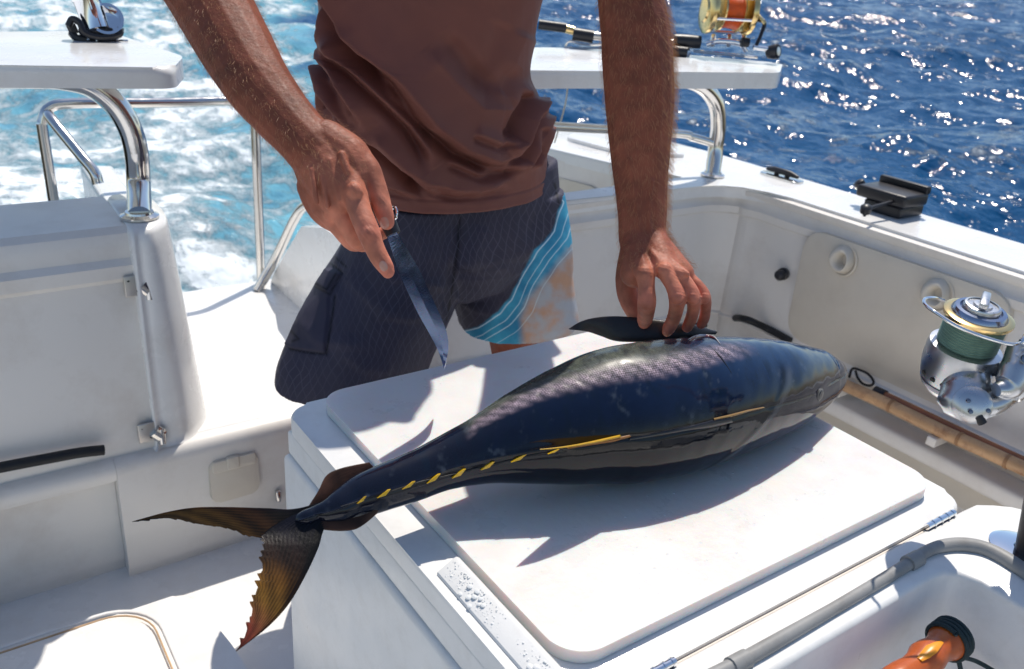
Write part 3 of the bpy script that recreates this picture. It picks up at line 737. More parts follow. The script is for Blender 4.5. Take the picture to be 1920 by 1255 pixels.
blend((.003, .003, .006), (1 - sstep(.0, .045, np.abs(W_ - headline + .04 * nB))) * sstep(1330, 1420, PX) * .95)
blend((.22, .24, .28), sstep(.25, .6, nB) * sstep(1380, 1560, PX) * sstep(.2, .5, W_) * .25)
blend((.30, .31, .33), (np.sin(TT) < -.35) * sstep(.0, .3, np.cos(TT) + .6) * sstep(900, 1100, PX) * .8)     # pale belly, away from us
gl_ = PX - (1395 + 55 * W_ - 60 * W_ ** 2)
blend((.002, .003, .005), np.exp(-(gl_ / 5.5) ** 2) * (1 - sstep(.15, .5, W_)) * .85)
blend((.10, .11, .13), np.exp(-((gl_ - 12) / 7) ** 2) * (1 - sstep(.1, .4, W_)) * .5)
blend((.002, .002, .003), np.exp(-((W_ - (headline - .24)) / .035) ** 2) * sstep(1495, 1515, PX) * .9)
blend((.004, .010, .022), np.clip(vnoise(Vf * np.array((3.0, 1, 1)), 20, 3) * 1.6 - .2, 0, 1) * .6 * (W_ > -.35))
blend((.10, .12, .15), np.clip(nB * nA * 2.4 - .35, 0, 1) * .35 * (W_ > -.3))
Fc = []
for i in range(NS - 1):
    for k in range(NT): Fc.append((i * NT + k, i * NT + (k + 1) % NT, (i + 1) * NT + (k + 1) % NT, (i + 1) * NT + k))
Fc.append(tuple(range(NT))); Fc.append(tuple(range((NS - 1) * NT, NS * NT))[::-1])
# fine relief: groove along the back ridge, gill cover, scale bumps
Nn = (Vf - np.repeat(AX, NT, axis=0)); Nn /= np.linalg.norm(Nn, axis=1)[:, None]
ridge = np.interp(PX, [600, 760, 900, 1035, 1340, 1450], [-.10, -.22, -.30, -.38, -.32, -.30])
rd = np.abs(W_ - ridge) * (np.sin(TT) > 0) + (np.sin(TT) <= 0) * 9
disp = .0012 * np.exp(-(rd / .05) ** 2) * (1 - sstep(1000, 1050, PX)) - .0016 * np.exp(-(rd / .02) ** 2) * sstep(1000, 1050, PX) * (1 - sstep(1450, 1480, PX))
gill = PX - (1395 + 55 * W_ - 60 * W_ ** 2)
disp += .0008 * sstep(-8, 4, gill) * (1 - sstep(4, 90, gill)) * (1 - sstep(.1, .5, W_))
mouth = (W_ - (headline - .24)); disp -= .0016 * np.exp(-(mouth / .03) ** 2) * sstep(1480, 1510, PX) * (np.sin(TT) > 0)
disp += .0005 * nB * scal + .0004 * nA
Vf = Vf + Nn * disp[:, None]
rgh = np.clip(.085 - .03 * (1 - sstep(-.35, -.1, W_)) + .25 * scal + .05 * nB * .5 + .18 * (W_ > band) * inx, .05, .6)
uvs = np.c_[SS * 4.2, TT / (2 * np.pi) * 2.2]
FISH = mat('tuna_skin', (.02, .03, .06), .2, spec=.28, coat=.30, coat_r=.025, attr='tint', var=.12, var_scale=60, bump=.00018, bump_scale=55)
n = FISH.node_tree.nodes; l = FISH.node_tree.links; b = n['Principled BSDF']
a = n.new('ShaderNodeAttribute'); a.attribute_name = 'gloss'; sc_ = n.new('ShaderNodeSeparateColor'); l.new(a.outputs['Color'], sc_.inputs[0]); l.new(sc_.outputs[0], b.inputs['Roughness'])
# woven scale pattern multiplies the colour where the pale band is
uvn = n.new('ShaderNodeTexCoord'); vo = n.new('ShaderNodeTexVoronoi'); vo.inputs['Scale'].default_value = 75; vo.inputs['Randomness'].default_value = .35
l.new(uvn.outputs['UV'], vo.inputs['Vector'])
mr = n.new('ShaderNodeMapRange'); mr.inputs['From Min'].default_value = .25; mr.inputs['From Max'].default_value = .6; mr.inputs['To Min'].default_value = 1.25; mr.inputs['To Max'].default_value = .25
l.new(vo.outputs['Distance'], mr.inputs['Value'])
mxf = n.new('ShaderNodeMix'); mxf.data_type = 'FLOAT'; mxf.inputs[2].default_value = 1; l.new(sc_.outputs[1], mxf.inputs[0]); l.new(mr.outputs[0], mxf.inputs[3])
old = b.inputs['Base Color'].links[0].from_socket
cbn = n.new('ShaderNodeVectorMath'); cbn.operation = 'SCALE'; l.new(old, cbn.inputs[0]); l.new(mxf.outputs[0], cbn.inputs['Scale']); l.new(cbn.outputs[0], b.inputs['Base Color'])
wov = np.clip(scal + .5 * (W_ > band) * inx, 0, 1)
body_f = mk('tuna_body', Vf, Fc, FISH, tuna, colors={'tint': col, 'gloss': np.c_[rgh, wov, wov * 0]}, uv=uvs)
def fishpt(ppx, ppy, lift=.0):
    """point on the camera side of the fish skin under picture point"""
    i = int(np.argmin((px - ppx) ** 2 * .2 + (py - ppy) ** 2 * 0 + (px - ppx) ** 2))
    best = None
    for _ in range(3):
        t, e1, e2, r_ = FR[i]; 
        a_, b2_ = proj(AX[i]); o1 = proj(AX[i] + e1 * r_); d = np.array((o1[0] - a_, o1[1] - b2_)); w_ = ((ppx - a_) * d[0] + (ppy - b2_) * d[1]) / (d @ d)
        w_ = float(np.clip(w_, -.98, .98)); q = AX[i] + e1 * r_ * w_ + e2 * r_ * .86 * math.sqrt(1 - w_ * w_)
        a_, b2_ = proj(q); tp = proj(AX[i] + t * .01); tp0 = proj(AX[i]); k_ = (tp[0] - tp0[0]) / .01
        step = (ppx - a_) / k_ if abs(k_) > 1 else 0
        j = int(np.argmin(np.linalg.norm(AX - (AX[i] + t * step), axis=1)))
        if j == i: break
        i = j
    nn_ = nrm(q - AX[i]); return q + nn_ * lift, nn_, FR[i][0]
YFIN = mat('yellow_finlet', (.72, .42, .012), .28, coat=.4, var=.15, var_scale=80)
DFIN = mat('dark_fin', (.012, .011, .014), .3, coat=.5, var=.3, var_scale=30, bump=.0004, bump_scale=200)
# yellow finlets along the back
for (fx, fy, L2, H2) in ((678, 937, 15, 8), (720, 925, 20, 10), (764, 910, 20, 9), (811, 897, 22, 11), (860, 886, 22, 13), (912, 872, 22, 12), (972, 857, 24, 10), (1036, 844, 18, 6)):
    q, nn_, t_ = fishpt(fx, fy, .0008); tt = t_ if (t_ @ R)[0] > 0 else -t_; ww = nrm(np.cross(nn_, tt)); ww = ww if (ww @ R)[1] > 0 else -ww
    L_, H_ = L2 * .66e-3 * .50, H2 * .62e-3 * .42
    pts = [(-L_ * 1.25, -H_ * .8), (L_ * .15, -H_ * .95), (L_ * 1.15, H_ * .85), (L_ * .75, H_ * 1.0), (-L_ * .25, H_ * .2)]
    V = [q + tt * a_ + ww * b2_ + nn_ * (.0022 if i in (2, 3) else .0012) for i, (a_, b2_) in enumerate(pts)] + [q + tt * a_ + ww * b2_ - nn_ * .0015 for a_, b2_ in pts]
    k = 5; mk('finlet', V, [tuple(range(5)), tuple(range(5, 10))[::-1]] + [(j, (j + 1) % k, k + (j + 1) % k, k + j) for j in range(k)], YFIN, tuna, smooth=False)
    # dark keel between the finlets
kp = [fishpt(fx, fy, .0006)[0] for fx, fy in ((640, 950), (700, 931), (742, 918), (788, 903), (836, 892), (886, 879), (942, 865), (1000, 851), (1030, 846))]
tube('finlet_base', [tuple(p) for p in kp], [.0005, .0008, .0008, .0006], RUBBER, tuna, n=8)
def sliver(name, tops, bots, m, lift=.001, thick=.003, parent=tuna, colors=None):
    V = []; n_ = len(tops); Fc = []
    for (a, b2) in zip(tops, bots):
        A_, na_, _ = fishpt(*a, lift); B_, nb_, _ = fishpt(*b2, lift); M_ = (A_ + B_) / 2 + (na_ + nb_) / 2 * thick
        V += [A_ - na_ * .002, A_, M_ * .7 + A_ * .3, M_, M_ * .7 + B_ * .3, B_, B_ - nb_ * .002]
    for i in range(n_ - 1):
        for j in range(6): Fc.append((i * 7 + j, i * 7 + j + 1, (i + 1) * 7 + j + 1, (i + 1) * 7 + j))
    return mk(name, V, Fc, m, parent)
# the second dorsal fin stands up towards the camera, so it is seen edge-on; its sickle shape shows in its shadow
SH_TIP = pz(952, 1062, ZB); rdv = nrm(ray(1027, 846)); A2 = np.c_[rdv, -SUN]; sol = np.linalg.lstsq(A2, SH_TIP - CAM, rcond=None)[0]
tipf = (CAM + rdv * sol[0] + SH_TIP + SUN * sol[1]) / 2
ra = fishpt(1176, 814, -.004)[0]; rb_ = fishpt(1078, 836, -.004)[0]; nr_a = fishpt(1130, 824)[1]
def qb(a, b2, c, t): return (1 - t) ** 2 * a + 2 * t * (1 - t) * b2 + t * t * c
lead = [qb(ra, ra * .35 + tipf * .65 + nr_a * .012, tipf, t) for t in np.linspace(0, 1, 30)]; trail = [qb(rb_, rb_ * .72 + tipf * .28 - (ra - rb_) * .02, tipf, t) for t in np.linspace(0, 1, 30)]
V = []; sdn = nrm(np.cross(ra - rb_, tipf - rb_))
for i in range(30):
    for j in range(7):
        q = lead[i] * (1 - j / 6) + trail[i] * (j / 6); th_ = .0016 * (1 - .7 * i / 29) * (1 - (j / 6) ** 2 * .8)
        V += [q + sdn * th_, q - sdn * th_]
Fc = []
for i in range(29):
    for j in range(6):
        a = (i * 7 + j) * 2; b2 = a + 2; c = a + 14; d_ = c + 2; Fc += [(a, b2, d_, c), (a + 1, c + 1, d_ + 1, b2 + 1)]
    a = i * 14; Fc += [(a, a + 14, a + 15, a + 1), (a + 12, a + 13, a + 27, a + 26)]
mk('second_dorsal_fin', V, Fc, mat('yellow_fin', (.60, .34, .015), .3, coat=.4, var=.25, var_scale=60), tuna)
sliver('fin_base', [(1060, 836), (1110, 826), (1150, 818), (1180, 812)], [(1062, 840), (1110, 832), (1150, 825), (1182, 816)], mat('bronze_fin', (.30, .13, .03), .3, coat=.4), lift=.0004, thick=.0016)
sliver('first_dorsal_fin', [(1336, 781), (1370, 773), (1400, 765), (1432, 759)], [(1338, 784), (1370, 778), (1400, 769), (1434, 761)], mat('pale_yellow_fin', (.26, .15, .04), .25, coat=.5), lift=.0003, thick=.0012)
sliver('dorsal_groove', [(1180, 818), (1240, 806), (1290, 796), (1335, 784), (1370, 779)], [(1180, 822), (1240, 812), (1290, 803), (1336, 797), (1372, 788)], DFIN, lift=.0002, thick=.0006)
# eye and gill slit
eq, en, et = fishpt(1533, 738, .0)
eye = lathe('eye', [(.0088, -.002), (.0088, .0008), (.0072, .0016), (.0, .0018)], eq, en, mat('fish_eye', (.12, .11, .10), .05, coat=1.0), tuna, 22)
lathe('pupil', [(.0070, 0), (.0066, .0008), (.0, .0013)], eq + en * .0016, en, mat('pupil_black', (.002, .002, .003), .04, coat=1.0), eye, 18)
gl = [fishpt(*q, .0004)[0] for q in ((1330, 650), (1352, 672), (1372, 700))]
tube('gill_line', [tuple(p) for p in gl], [.0003, .0012, .0003], DFIN, tuna, n=6)
# caudal fin: two lobes
def fin_mat(name):
    m = mat(name, (.1, .05, .02), .42, spec=.35, coat=.08, coat_r=.12, attr='tint', var=.3, var_scale=50, bump=.0004, bump_scale=220)
    n = m.node_tree.nodes; l = m.node_tree.links; b = n['Principled BSDF']; out = n['Material Output']
    tr = n.new('ShaderNodeBsdfTranslucent'); mx = n.new('ShaderNodeMixShader'); mx.inputs[0].default_value = .42
    l.new(b.inputs['Base Color'].links[0].from_socket, tr.inputs[0]); l.new(b.outputs[0], mx.inputs[1]); l.new(tr.outputs[0], mx.inputs[2]); l.new(mx.outputs[0], out.inputs[0]); return m
FINM = fin_mat('fin_membrane')
def lobe(name, lead, trail, dists, colfn, nu=150, nv=40, ragged=.010, rays=26, th=.0022, seed=1):
    """fin blade between a leading and a trailing edge curve; pixel outlines at real distances"""
    r = np.random.default_rng(seed)
    A_ = np.array(catmull([pd(*q, d) for q, d in zip(lead, dists)], 20)); B_ = np.array(catmull([pd(*q, d) for q, d in zip(trail, dists)], 20))
    t = np.linspace(0, 1, nu); rs = lambda Q: np.array([np.interp(t, np.linspace(0, 1, len(Q)), Q[:, k]) for k in range(3)]).T
    A_, B_ = rs(A_), rs(B_); V = []; C = []; v = np.linspace(0, 1, nv)
    jag = np.zeros(nu); x = 0
    kk = np.sort(r.uniform(0, 1, 60)); hh = r.uniform(0, .75, 60) ** 2
    for a_, h_ in zip(kk, hh): jag = np.maximum(jag, h_ * np.clip(1 - (t - a_) / .035, 0, 1) * (t >= a_ - .006))
    for side in (1, -1):
        for i in range(nu):
            wv = B_[i] - A_[i]; L = np.linalg.norm(wv) + 1e-9; nn_ = nrm(np.cross(wv, A_[min(i + 1, nu - 1)] - A_[max(i - 1, 0)])); nn_ = nn_ if (nn_ @ (CAM - A_[i])) > 0 else -nn_
            ex = 1 + ragged / L * (jag[i] - .4) * sstep(.08, .3, t[i])
            for j in range(nv):
                q = v[j]; f = (1 - q) ** .7
                rib = .00022 * math.sin((q * rays) * 2 * math.pi * (1 - .15 * t[i])) * (1 - q * .2)
                V.append(A_[i] + wv * q * (1 + (ex - 1) * q ** 3) + nn_ * (side * (th * (.15 + f * .85) * (1 - .75 * t[i]) * (min(1, q * 8 + .25)) + .0002) + rib))
                C.append(colfn(t[i], q))
    N0 = nu * nv; Fc = []
    for sgn, o in ((1, 0), (-1, N0)):
        for i in range(nu - 1):
            for j in range(nv - 1):
                f = (o + i * nv + j, o + i * nv + j + 1, o + (i + 1) * nv + j + 1, o + (i + 1) * nv + j); Fc.append(f if sgn > 0 else f[::-1])
    for i in range(nu - 1):
        for j in (0, nv - 1): Fc.append((i * nv + j, (i + 1) * nv + j, N0 + (i + 1) * nv + j, N0 + i * nv + j))
    return mk(name, V, Fc, FINM, tuna, colors={'tint': np.array(C)})
def mixc(*st):
    xs = [s_[0] for s_ in st]; return lambda x: np.array([np.interp(x, xs, [s_[1][k] for s_ in st]) for k in range(3)])
ca = mixc((0, (.010, .014, .03)), (.25, (.03, .016, .014)), (.45, (.15, .055, .014)), (.7, (.24, .11, .018)), (.9, (.20, .10, .03)), (1, (.02, .015, .015)))
def col_up(t, q):
    c = ca(t * .9 + .25 * q * (t > .1)); streak = .65 + .5 * math.sin(q * 60 + t * 5 + 3 * math.sin(t * 9)) * .5 + .25 * math.sin(t * 31 + q * 9); return np.clip(c * streak * (1 if q > .12 else .45), .003, 1)
lobe('caudal_fin_lobe', [(650, 925), (560, 953), (500, 953), (430, 951), (365, 952), (310, 961), (248, 978)], [(640, 965), (560, 1000), (492, 1012), (430, 994), (375, 985), (318, 974), (249, 980)],
     [.952, .960, .985, 1.01, 1.03, 1.045, 1.06], col_up, seed=3, ragged=.004)
cd = mixc((0, (.010, .016, .035)), (.25, (.010, .008, .016)), (.42, (.05, .022, .012)), (.52, (.22, .095, .016)), (.68, (.36, .18, .028)), (.80, (.34, .13, .05)), (.88, (.34, .07, .04)), (1, (.16, .03, .02)))
def col_dn(t, q):
    c = cd(t + .10 * (q - .5)); streak = .62 + .45 * math.sin(q * 75 + 2 * math.sin(t * 7)) * .6 + .35 * math.sin(t * 27 + q * 13) * .5; edge = .35 if q < .12 else 1
    c = c * (1 - (1 - sstep(.1, .45, q)) * .6 * (1 - sstep(.6, .8, t))); return np.clip(c * streak * edge, .003, 1)
lobe('caudal_fin_lobe', [(655, 945), (612, 985), (596, 1030), (570, 1085), (540, 1135), (500, 1178), (443, 1222)], [(625, 930), (505, 990), (490, 1025), (484, 1075), (470, 1120), (462, 1165), (442, 1219)],
     [.950, .945, .935, .925, .918, .912, .905], col_dn, seed=5, ragged=.009)
# keels on either side of the tail stem
def keel(name, edge, base, dz, seed):
    lobe(name, edge, base, dz, lambda t, q: np.array((.10, .045, .028)) * (.35 + .9 * abs(math.sin(t * 4.5 + q)) * (1 - q)) + .004, nu=60, nv=14, ragged=.0, rays=6, th=.002, seed=seed)
dK = [.96, .96, .962, .965, .968]
keel('tail_keel', [(578, 950), (597, 920), (612, 892), (640, 878), (692, 867)], [(612, 950), (632, 930), (645, 912), (665, 897), (705, 880)], dK, 8)
keel('tail_keel', [(594, 992), (630, 996), (662, 994), (682, 984), (706, 964)], [(606, 972), (640, 974), (665, 970), (690, 962), (712, 950)], [.945, .945, .945, .945, .95], 9)
# pectoral fin lifted by the hand
pe = [(1066, 617), (1085, 605), (1110, 597), (1150, 593), (1200, 596), (1250, 601), (1300, 608), (1342, 622)]
pb = [(1068, 618), (1100, 622), (1125, 630), (1155, 640), (1200, 642), (1250, 641), (1300, 633), (1342, 627)]
dd_ = [1.215, 1.21, 1.20, 1.188, 1.182, 1.184, 1.20, 1.228]
A_ = np.array(catmull([pd(*q, d) for q, d in zip(pe, dd_)], 10)); B_ = np.array(catmull([pd(*q, d - .004) for q, d in zip(pb, dd_)], 10)); V = []; nv = 14; nu = len(A_)
for i in range(nu):
    wv = B_[i] - A_[i]; nn_ = nrm(np.cross(wv + 1e-6, A_[min(i + 1, nu - 1)] - A_[max(i - 1, 0)])); nn_ = nn_ if nn_ @ (CAM - A_[i]) > 0 else -nn_
    for j in range(nv):
        a = 2 * math.pi * j / nv; V.append(A_[i] + wv * (.5 - .5 * math.cos(a)) + nn_ * (.0035 * math.sin(a) * min(1, .2 + i / nu * 1.6)))
Fc = [(i * nv + j, i * nv + (j + 1) % nv, (i + 1) * nv + (j + 1) % nv, (i + 1) * nv + j) for i in range(nu - 1) for j in range(nv)] + [tuple(range(nv)), tuple(range((nu - 1) * nv, nu * nv))[::-1]]
mk('pectoral_fin', V, Fc, mat('pectoral_fin_skin', (.010, .008, .010), .42, coat=.15, var=.25, var_scale=40, bump=.0004, bump_scale=260), tuna)
# open gill cover edge by the fin root, with a little red flesh
g1 = [fishpt(*q, l_)[0] for q, l_ in (((1290, 641), .0015), ((1305, 634), .002), ((1325, 631), .002), ((1338, 636), .0015), ((1350, 648), .0005))]
tube('gill_cover_edge', [tuple(p) for p in g1], [.0006, .0014, .0014, .0005], mat('gill_silver', (.45, .42, .42), .15, coat=1.0), tuna, n=8)
g2 = [p + (-.002, -.004, 0) for p in g1]; tube('red_gill', [tuple(p) for p in g2[:-1]], [.0006, .002, .002, .0006], mat('gill_red', (.16, .02, .02), .2, coat=1.0), tuna, n=8)
adopt(tuna)
# ================================================================== PERSON
person = thing('person', 'man in brown t-shirt and patterned board shorts, knife in hand, pressing down the tuna', 'person', (.86, 1.36, .10))
# limb chains: (px, py, distance, radius in px) for what the photograph shows; metres for what lies outside the frame
def C4(px_a, py_a, d, r): q = pd(px_a, py_a, d); dep = -((q - CAM) @ R)[2]; return (q, r * dep / F)
def W4(x, y, z, r): return (np.array((x, y, z), float), r)
CH = []
def chain(L, sub=3, flat=1.0): CH.append((L, sub, flat))
def capsule_mesh(L, n=14, flat=1.0, sub=3):
    P = [p for p, _ in L]; Rr_ = [r for _, r in L]
    if len(P) > 2 and sub > 1:
        Q = catmull([np.r_[p, r] for p, r in zip(P, Rr_)], sub); P = [q[:3] for q in Q]; Rr_ = [max(q[3], 1e-4) for q in Q]
    d0 = nrm(P[1] - P[0]); d1 = nrm(P[-1] - P[-2]); P2 = []; R2 = []
    for a in (75, 50, 25): P2.append(P[0] - d0 * Rr_[0] * math.sin(math.radians(a))); R2.append(Rr_[0] * math.cos(math.radians(a)))
    P2 += P; R2 += Rr_
    for a in (25, 50, 75): P2.append(P[-1] + d1 * Rr_[-1] * math.sin(math.radians(a))); R2.append(Rr_[-1] * math.cos(math.radians(a)))
    V, Fc = [], []; m = len(P2); T = [nrm(P2[min(i + 1, m - 1)] - P2[max(i - 1, 0)]) for i in range(m)]
    u = np.cross(T[0], (.3, .2, 1)); u = nrm(u)
    for i in range(m):
        u = nrm(u - T[i] * u.dot(T[i])); v = np.cross(T[i], u)
        for k in range(n): a = 2 * math.pi * k / n; V.append(P2[i] + R2[i] * (math.cos(a) * u + flat * math.sin(a) * v))
    for i in range(m - 1):
        for k in range(n): Fc.append((i * n + k, i * n + (k + 1) % n, (i + 1) * n + (k + 1) % n, (i + 1) * n + k))
    Fc.append(tuple(range(n))[::-1]); Fc.append(tuple(range((m - 1) * n, m * n))); return V, Fc
SHR, SHL = (.66, 1.36, 1.44), (1.07, 1.34, 1.44)      # shoulders
# --- his right arm (left in the picture), knife hand
eR = pd(300, -130, 1.27); 
chain([W4(*SHR, .062), (np.array((.47, 1.33, 1.42)), .052), (eR, .048), C4(345, -60, 1.25, 66), C4(400, 15, 1.22, 73), C4(440, 85, 1.18, 71), C4(478, 150, 1.14, 65), C4(520, 205, 1.11, 58), C4(560, 250, 1.085, 53), C4(590, 282, 1.07, 54)])
D = 1.05
chain([C4(585, 275, 1.072, 50), C4(612, 318, 1.06, 52), C4(628, 350, 1.052, 48), C4(636, 372, 1.05, 40)])                # hand back
chain([C4(610, 268, 1.07, 44), C4(655, 300, 1.06, 44), C4(672, 330, 1.05, 36)])
chain([C4(575, 300, 1.075, 30), C4(592, 350, 1.07, 28), C4(604, 385, 1.065, 24)])
chain([C4(650, 300, 1.06, 30), C4(684, 308, 1.05, 24), C4(702, 345, 1.04, 21), C4(714, 380, 1.032, 19), C4(722, 405, 1.03, 17), C4(725, 417, 1.03, 15)], 4)   # thumb
chain([C4(648, 330, 1.045, 30), C4(662, 358, 1.03, 26), C4(676, 400, 1.015, 22.5), C4(690, 433, 1.005, 22), C4(700, 460, 1.003, 19.5), C4(712, 484, 1.002, 18), C4(722, 500, 1.002, 16), C4(727, 510, 1.002, 13)], 4)  # index along the spine
chain([C4(620, 350, 1.06, 26), C4(634, 384, 1.05, 23), C4(652, 420, 1.045, 20), C4(668, 450, 1.05, 17), C4(682, 458, 1.07, 15), C4(700, 446, 1.09, 14)], 4)  # middle, curled
chain([C4(598, 360, 1.068, 25), C4(614, 396, 1.062, 22), C4(640, 430, 1.062, 19), C4(662, 456, 1.07, 16), C4(684, 452, 1.09, 14), C4(712, 440, 1.10, 13), C4(735, 430, 1.095, 11)], 4)  # ring
chain([C4(580, 350, 1.075, 24), C4(592, 388, 1.075, 20), C4(612, 412, 1.08, 17), C4(640, 425, 1.095, 14), C4(670, 420, 1.11, 12)], 4)  # little
for a, b2, r_ in (((640, 290), (664, 352), 7), ((618, 300), (636, 376), 6), ((600, 310), (614, 388), 5.5), ((584, 318), (594, 380), 5)):     # tendons
    chain([C4(a[0], a[1], 1.032, r_), C4((a[0] + b2[0]) / 2, (a[1] + b2[1]) / 2, 1.026, r_), C4(b2[0], b2[1], 1.026, r_)])
for q, d, r_ in (((664, 356), 1.013, 15), ((636, 383), 1.037, 14), ((616, 398), 1.050, 13), ((691, 436), .998, 15)): chain([C4(*q, d, r_), C4(q[0] + 3, q[1] + 5, d, r_)])
# --- his left arm (right in the picture), hand on the fish
chain([W4(*SHL, .062), (np.array((1.02, 1.20, 1.46)), .054), (pd(1172, -180, 1.24), .050), C4(1176, -60, 1.20, 60), C4(1181, 0, 1.195, 61), C4(1191, 60, 1.192, 65.5), C4(1196, 130, 1.19, 67), C4(1199, 200, 1.188, 64.5), C4(1200, 280, 1.186, 57), C4(1202, 350, 1.184, 50), C4(1204, 400, 1.182, 46), C4(1204, 450, 1.18, 44)])
chain([C4(1205, 445, 1.18, 42), C4(1200, 480, 1.158, 38), C4(1192, 510, 1.148, 31)])
chain([C4(1215, 450, 1.178, 38), C4(1235, 482, 1.148, 31), C4(1248, 502, 1.132, 25)])
chain([C4(1225, 455, 1.178, 28), C4(1260, 488, 1.150, 22), C4(1284, 512, 1.140, 18)])
chain([C4(1192, 470, 1.185, 30), C4(1180, 500, 1.19, 24), C4(1175, 535, 1.195, 21), C4(1182, 565, 1.198, 20), C4(1196, 590, 1.20, 18), C4(1208, 602, 1.205, 14)], 4)   # thumb behind
chain([C4(1198, 485, 1.145, 22), C4(1209, 513, 1.120, 19), C4(1212, 540, 1.114, 16), C4(1213, 566, 1.115, 18), C4(1211, 588, 1.142, 15.5), C4(1209, 600, 1.164, 15), C4(1208, 606, 1.17, 12)], 4)
chain([C4(1228, 480, 1.142, 20), C4(1246, 508, 1.116, 17), C4(1260, 533, 1.108, 14.5), C4(1269, 556, 1.108, 16.5), C4(1268, 580, 1.130, 13.8), C4(1262, 600, 1.155, 13.5), C4(1254, 616, 1.163, 12.5), C4(1251, 622, 1.166, 10)], 4)
chain([C4(1250, 485, 1.148, 19), C4(1274, 515, 1.124, 14.5), C4(1291, 537, 1.118, 13), C4(1300, 557, 1.120, 14.5), C4(1300, 580, 1.142, 12), C4(1295, 600, 1.166, 12), C4(1288, 614, 1.175, 10.5)], 4)
chain([C4(1265, 495, 1.160, 17), C4(1293, 522, 1.143, 12.5), C4(1312, 540, 1.139, 11.5), C4(1321, 557, 1.142, 12.5), C4(1323, 578, 1.160, 10.5), C4(1320, 597, 1.182, 10.5), C4(1315, 609, 1.188, 9)], 4)
for q, d, r_ in (((1209, 513), 1.113, 15), ((1246, 506), 1.109, 14), ((1274, 513), 1.116, 12), ((1213, 566), 1.111, 14.5), ((1269, 555), 1.103, 13.5), ((1299, 556), 1.114, 12), ((1320, 556), 1.136, 10.5)): chain([C4(*q, d, r_), C4(q[0] + 1, q[1] + 4, d, r_)])
for a, b2 in (((1200, 465), (1209, 508)), ((1215, 462), (1244, 502)), ((1228, 465), (1270, 508)), ((1238, 470), (1288, 514))):
    chain([C4(a[0], a[1], 1.142, 5), C4((a[0] + b2[0]) / 2, (a[1] + b2[1]) / 2, 1.122, 5.5), C4(b2[0], b2[1], 1.112, 6)])
chain([C4(1180, 300, 1.150, 5), C4(1188, 350, 1.152, 5), C4(1196, 400, 1.152, 5), C4(1200, 450, 1.150, 4)]); chain([C4(1222, 340, 1.152, 5), C4(1216, 400, 1.152, 5), C4(1222, 455, 1.150, 4)])   # forearm cords
NARM = len(CH)
# --- trunk, neck, head, legs (mostly inside clothes or out of frame)
chain([W4(.86, 1.37, .92, .12), W4(.86, 1.37, 1.08, .105), W4(.865, 1.37, 1.25, .11), W4(.865, 1.37, 1.38, .11)], 4)
chain([W4(.72, 1.37, 1.41, .085), W4(1.01, 1.36, 1.41, .085)])
chain([W4(.865, 1.36, 1.44, .065), W4(.86, 1.31, 1.56, .058)])
chain([W4(.858, 1.285, 1.63, .082), W4(.856, 1.31, 1.71, .092), W4(.856, 1.33, 1.74, .088)], 3)
chain([W4(.857, 1.225, 1.60, .035), W4(.857, 1.235, 1.64, .045)])
chain([W4(.857, 1.205, 1.655, .012), W4(.857, 1.190, 1.635, .014)])      # nose
chain([W4(.772, 1.31, 1.65, .012), W4(.772, 1.32, 1.69, .016)]); chain([W4(.942, 1.31, 1.65, .012), W4(.942, 1.32, 1.69, .016)])
chain([W4(.74, 1.38, .92, .10), W4(.70, 1.42, .60, .072), W4(.67, 1.44, .48, .058), W4(.66, 1.47, .34, .056), W4(.65, 1.49, .18, .038)], 3)
chain([W4(.98, 1.38, .92, .10), W4(1.075, 1.42, .60, .084), W4(1.085, 1.44, .48, .064), W4(1.10, 1.47, .34, .056), W4(1.10, 1.49, .18, .038)], 3)
chain([W4(.65, 1.51, .14, .040), W4(.64, 1.40, .134, .034), W4(.635, 1.30, .128, .028)]); chain([W4(1.10, 1.51, .14, .040), W4(1.11, 1.40, .134, .034), W4(1.115, 1.30, .128, .028)])
allb = MB(); rest = MB()
for i, (L, sub, flat) in enumerate(CH): (allb if i < NARM else rest).add(capsule_mesh(L, 16, flat, sub))
def remesh(name, VF, vox, smooth_n, fac=.5):
    me = bpy.data.meshes.new(name); me.from_pydata([tuple(map(float, v)) for v in VF.V], [], VF.F)
    o = bpy.data.objects.new(name, me); COL.objects.link(o)
    rm = o.modifiers.new('r', 'REMESH'); rm.mode = 'VOXEL'; rm.voxel_size = vox; rm.use_smooth_shade = True
    sm = o.modifiers.new('s', 'SMOOTH'); sm.iterations = smooth_n; sm.factor = fac
    dg = bpy.context.evaluated_depsgraph_get(); me2 = bpy.data.meshes.new_from_object(o.evaluated_get(dg))
    bpy.data.objects.remove(o); bpy.data.meshes.remove(me); me2.name = name; me2.shade_smooth(); return me2
def getco(me): a = np.zeros(len(me.vertices) * 3); me.vertices.foreach_get('co', a); return a.reshape(-1, 3)
def getno(me): a = np.zeros(len(me.vertices) * 3); me.vertex_normals.foreach_get('vector', a); return a.reshape(-1, 3)
def setco(me, V): me.vertices.foreach_set('co', V.ravel()); me.update()
def setcol(me, name, c):
    a = me.attributes.new(name, 'FLOAT_COLOR', 'POINT'); cc = np.ones((len(me.vertices), 4)); cc[:, :c.shape[1]] = c; a.data.foreach_set('color', cc.ravel())
m1 = remesh('body', allb, .0016, 5); m2 = remesh('rest', rest, .006, 6)
bm = bmesh.new(); bm.from_mesh(m1); bm.from_mesh(m2); bme = bpy.data.meshes.new('body'); bm.to_mesh(bme); bm.free(); bme.shade_smooth()
bpy.data.meshes.remove(m1); bpy.data.meshes.remove(m2)
V = getco(bme); Nv = getno(bme); qx, qy = projv(V)
vis = (qy > -150) & (qy < 700) & (qx > 200) & (qx < 1400) & (V[:, 1] < 1.32) & (V[:, 2] > .85)
